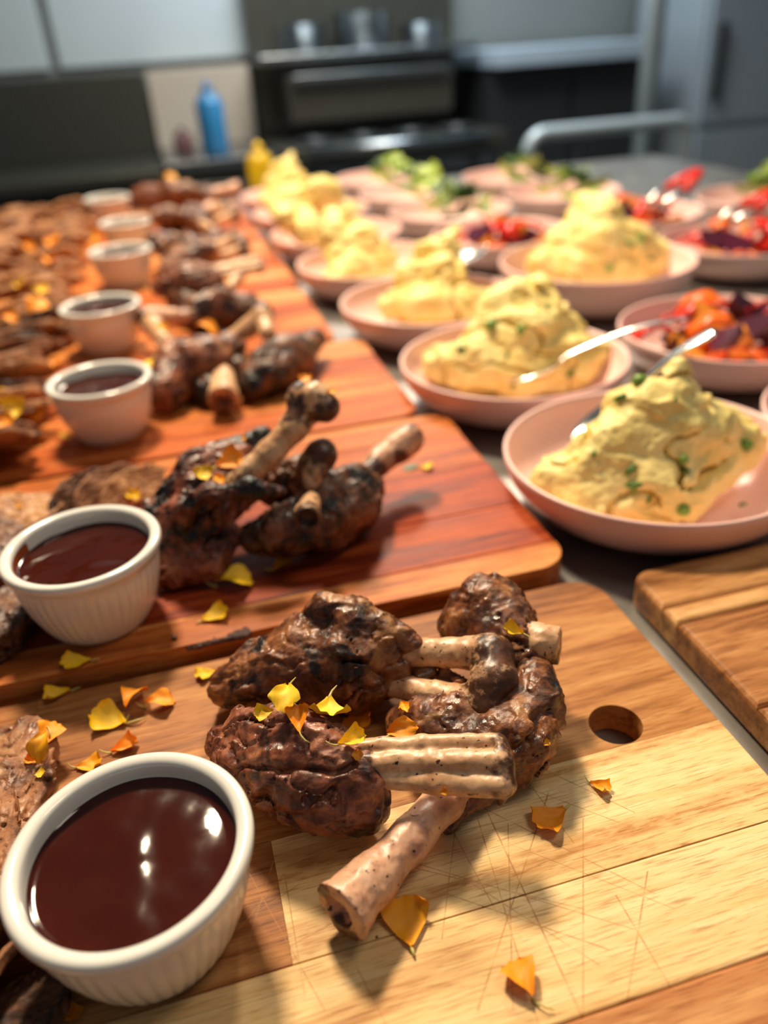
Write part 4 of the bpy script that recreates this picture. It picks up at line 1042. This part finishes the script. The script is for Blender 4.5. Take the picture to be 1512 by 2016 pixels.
part(b2, 'cabinet_door', ub0+.05, ub1-.04, 3.445, 3.46, -.84, -.12, msteel)
# blue bottle on the sink unit
def bottle(px, py, v, z0, r, hgt, mat, capmat, label, cat='bottle'):
    u, _ = bk(px, py, v); e = empty('bottle', W(u, v, z0), 0, label, cat)
    obj('body', lathe_mesh('body', [(0, 0), (r*.9, 0), (r, .01), (r, hgt*.68), (r*.85, hgt*.76), (r*.4, hgt*.84), (r*.36, hgt*.88), (0, hgt*.88)], 32), mat, e)
    obj('cap', lathe_mesh('cap', [(0, hgt*.86), (r*.42, hgt*.86), (r*.42, hgt*.92), (r*.2, hgt*.95), (r*.12, hgt), (0, hgt)], 24), capmat, e)
    return e
bottle(418, 250, 3.65, -.03, .055, .26, plain('blue_plastic', srgb(48, 122, 168), .35), plain('blue_cap', srgb(40, 104, 150), .4), 'tall blue plastic bottle on the pale sink unit')
bottle(365, 300, 3.7, -.03, .04, .1, plain('red_brown_plastic', srgb(110, 74, 70), .5), blk, 'small brown bottle beside the blue one on the sink unit')
bottle(512, 330, 2.14, 0, .032, .135, plain('yellow_plastic', srgb(214, 178, 14), .35), plain('yellow_cap', srgb(226, 190, 20), .4), 'yellow squeeze bottle standing at the far end of the prep table')
# cooking range
ur0 = ub1+.02; ur1 = bk(935, 200, 3.7)[0]
rg_ = empty('cooking_range', W(0, 0, FL_Z), YAW, 'dark cooking range with steel rails and shelves, far behind the mash', 'range')
brn = plain('dark_oven', srgb(62, 56, 48), .4)
part(rg_, 'body', ur0, ur1, 3.42, 4.05, -.88, -.08, brn); part(rg_, 'hob', ur0-.01, ur1+.01, 3.34, 4.05, -.08, -.02, dsteel)
part(rg_, 'oven_door', ur0+.06, ur1-.06, 3.39, 3.42, -.72, -.2, blk)
obj('front_rail', tube_mesh('front_rail', [Vector((ur0+.1, 3.30, -.03-FL_Z)), Vector((ur1-.1, 3.30, -.03-FL_Z))], .024, 12), msteel, rg_)
part(rg_, 'back_riser', ur0, ur1, 3.98, 4.06, -.02, .62, dsteel); part(rg_, 'upper_shelf', ur0, ur1, 3.66, 3.98, .27, .30, msteel); part(rg_, 'salamander_grill', ur0+.10, ur1-.12, 3.66, 3.98, .05, .22, brn)
part(rg_, 'grill_rail', ur0+.12, ur1-.14, 3.62, 3.645, .20, .225, msteel); part(rg_, 'control_panel', ur0+.02, ur1-.02, 3.40, 3.42, -.16, -.10, msteel)
for k in range(5):
    x = ur0+.12+k*(ur1-ur0-.24)/4
    obj('knob', tube_mesh('knob', [Vector((x, 3.402, -.13-FL_Z)), Vector((x, 3.37, -.13-FL_Z))], .016, 12), blk, rg_)
for k in range(4):
    x = ur0+.16+k*(ur1-ur0-.32)/3
    obj('pan_support', lathe_mesh('pan_support', [(.05, 0), (.075, 0), (.075, .02), (.05, .02), (.05, 0)], 20), blk, rg_).location = (x, 3.5, -.02-FL_Z)
for k, (xx, rr, hh) in enumerate([(.22, .09, .10), (.5, .11, .13), (.78, .08, .08)]):
    x = ur0+xx*(ur1-ur0); q = W(x, 3.82, .30)
    o = obj('cooking_pot', lathe_mesh('cooking_pot', [(0, 0), (rr*.95, 0), (rr, .01), (rr, hh), (rr+.006, hh+.003), (rr-.004, hh), (rr-.005, .012), (0, .01)], 32), msteel, None, q)
    tag(o, ['small steel pot on the range shelf by the sink end', 'large steel pot in the middle of the range shelf', 'low steel pot on the range shelf by the dark cabinet'][k], 'pot', 'pots on the range shelf')
# dark cabinet with pale counter
uc0 = ur1+.03; uc1 = bk(1245, 200, 3.7)[0]
dc = empty('dark_cabinet', W(0, 0, FL_Z), YAW, 'dark grey cabinet with a pale steel counter beside the range', 'cabinet')
part(dc, 'body', uc0, uc1, 3.6, 4.05, -.88, .20, blk); part(dc, 'counter', uc0-.01, uc1+.01, 3.50, 4.05, .20, .265, steel('counter_steel', srgb(170, 184, 196), .5, .1, .2))
for k in range(2):
    wd2 = (uc1-uc0)/2; d_ = part(dc, 'door', uc0+k*wd2+.01, uc0+(k+1)*wd2-.01, 3.58, 3.6, -.84, .15, blk)
    bm = bmesh.new(); box_bm(bm, uc0+wd2+(-.05 if k == 0 else .03), uc0+wd2+(-.03 if k == 0 else .05), 3.565, 3.58, .55, .75); obj('handle', bm_mesh('handle', bm), msteel, d_)
# fridge
uf0 = bk(1372, 150, 3.5)[0]
fr = empty('upright_fridge', W(0, 0, FL_Z), YAW, 'pale steel upright fridge standing at the corner of the kitchen', 'fridge')
fst = steel('fridge_steel', srgb(176, 184, 190), .4, .1, .5)
part(fr, 'body', uf0, uf0+.9, 3.5, 4.05, -.86, 1.15, fst, .01)
for k, (z0, z1) in enumerate(((-.80, -.12), (-.09, 1.1))):
    d_ = part(fr, 'door', uf0+.02, uf0+.88, 3.47, 3.5, z0, z1, fst, .008)
    bm = bmesh.new(); box_bm(bm, uf0+.06, uf0+.09, 3.44, 3.47, z0+.1-FL_Z, z0+.4-FL_Z, .004); obj('handle', bm_mesh('handle', bm), blk, d_)
for sx in (.06, .84): part(fr, 'foot', uf0+sx-.03, uf0+sx+.03, 3.55, 3.65, -.9, -.86, blk)
part(dc, 'plinth', uc0+.02, uc1-.02, 3.62, 4.03, -.9, -.88, blk); part(rg_, 'plinth', ur0+.02, ur1-.02, 3.55, 4.03, -.9, -.88, blk); part(b1, 'plinth', -2.5, ub0-.05, 3.42, 3.94, -.9, -.88, blk); part(b2, 'plinth', ub0+.04, ub1-.04, 3.42, 3.94, -.9, -.88, blk)
# shelf trolley with tall post and tubular handle
up, _ = bk(1275, 180, 2.95); pst = steel('satin_post', srgb(168, 182, 190), .45, .1, .35)
tr = empty('rack_trolley', W(0, 0, FL_Z), YAW, 'steel rack trolley with a tall post and rounded tubular push rail', 'trolley')
zr = bk(1200, 250, 2.75)[1]; ua = bk(1040, 290, 2.75)[0]; ub_ = bk(1352, 280, 2.75)[0]
for x, y in ((up, 2.95),):
    obj('post', tube_mesh('post', [Vector((x, y, .28)), Vector((x, y, 1.9-FL_Z))], .036, 14), pst, tr)
def arc_rail(u0, u1, v, zt, zb, r=.06):
    pts = [Vector((u0, v, zb-FL_Z))]
    for k in range(7): a = math.pi-math.pi/2*k/6; pts.append(Vector((u0+r+r*math.cos(a), v, zt-r+r*math.sin(a)-FL_Z)))
    for k in range(7): a = math.pi/2-math.pi/2*k/6; pts.append(Vector((u1-r+r*math.cos(a), v, zt-r+r*math.sin(a)-FL_Z)))
    pts.append(Vector((u1, v, zb-FL_Z))); return pts
obj('push_rail', tube_mesh('push_rail', arc_rail(ua, ub_, 2.75, zr, -.6), .024, 12), pst, tr)
part(tr, 'deck', ua-.02, ub_+.02, 2.72, 3.3, -.62, -.58, msteel)
for x in (ua+.03, ub_-.03):
    for y in (2.78, 3.24): obj('caster', lathe_mesh('caster', [(0, -.014), (.045, -.014), (.05, -.008), (.05, .008), (.045, .014), (0, .014)], 24), blk, tr).matrix_local = Matrix.Translation((x, y, .05)) @ Matrix.Rotation(math.pi/2, 4, 'Y')
    for y in (2.78, 3.24): obj('deck_leg', tube_mesh('deck_leg', [Vector((x+.0, y, .09)), Vector((x, y, .29))], .014, 10), msteel, tr)
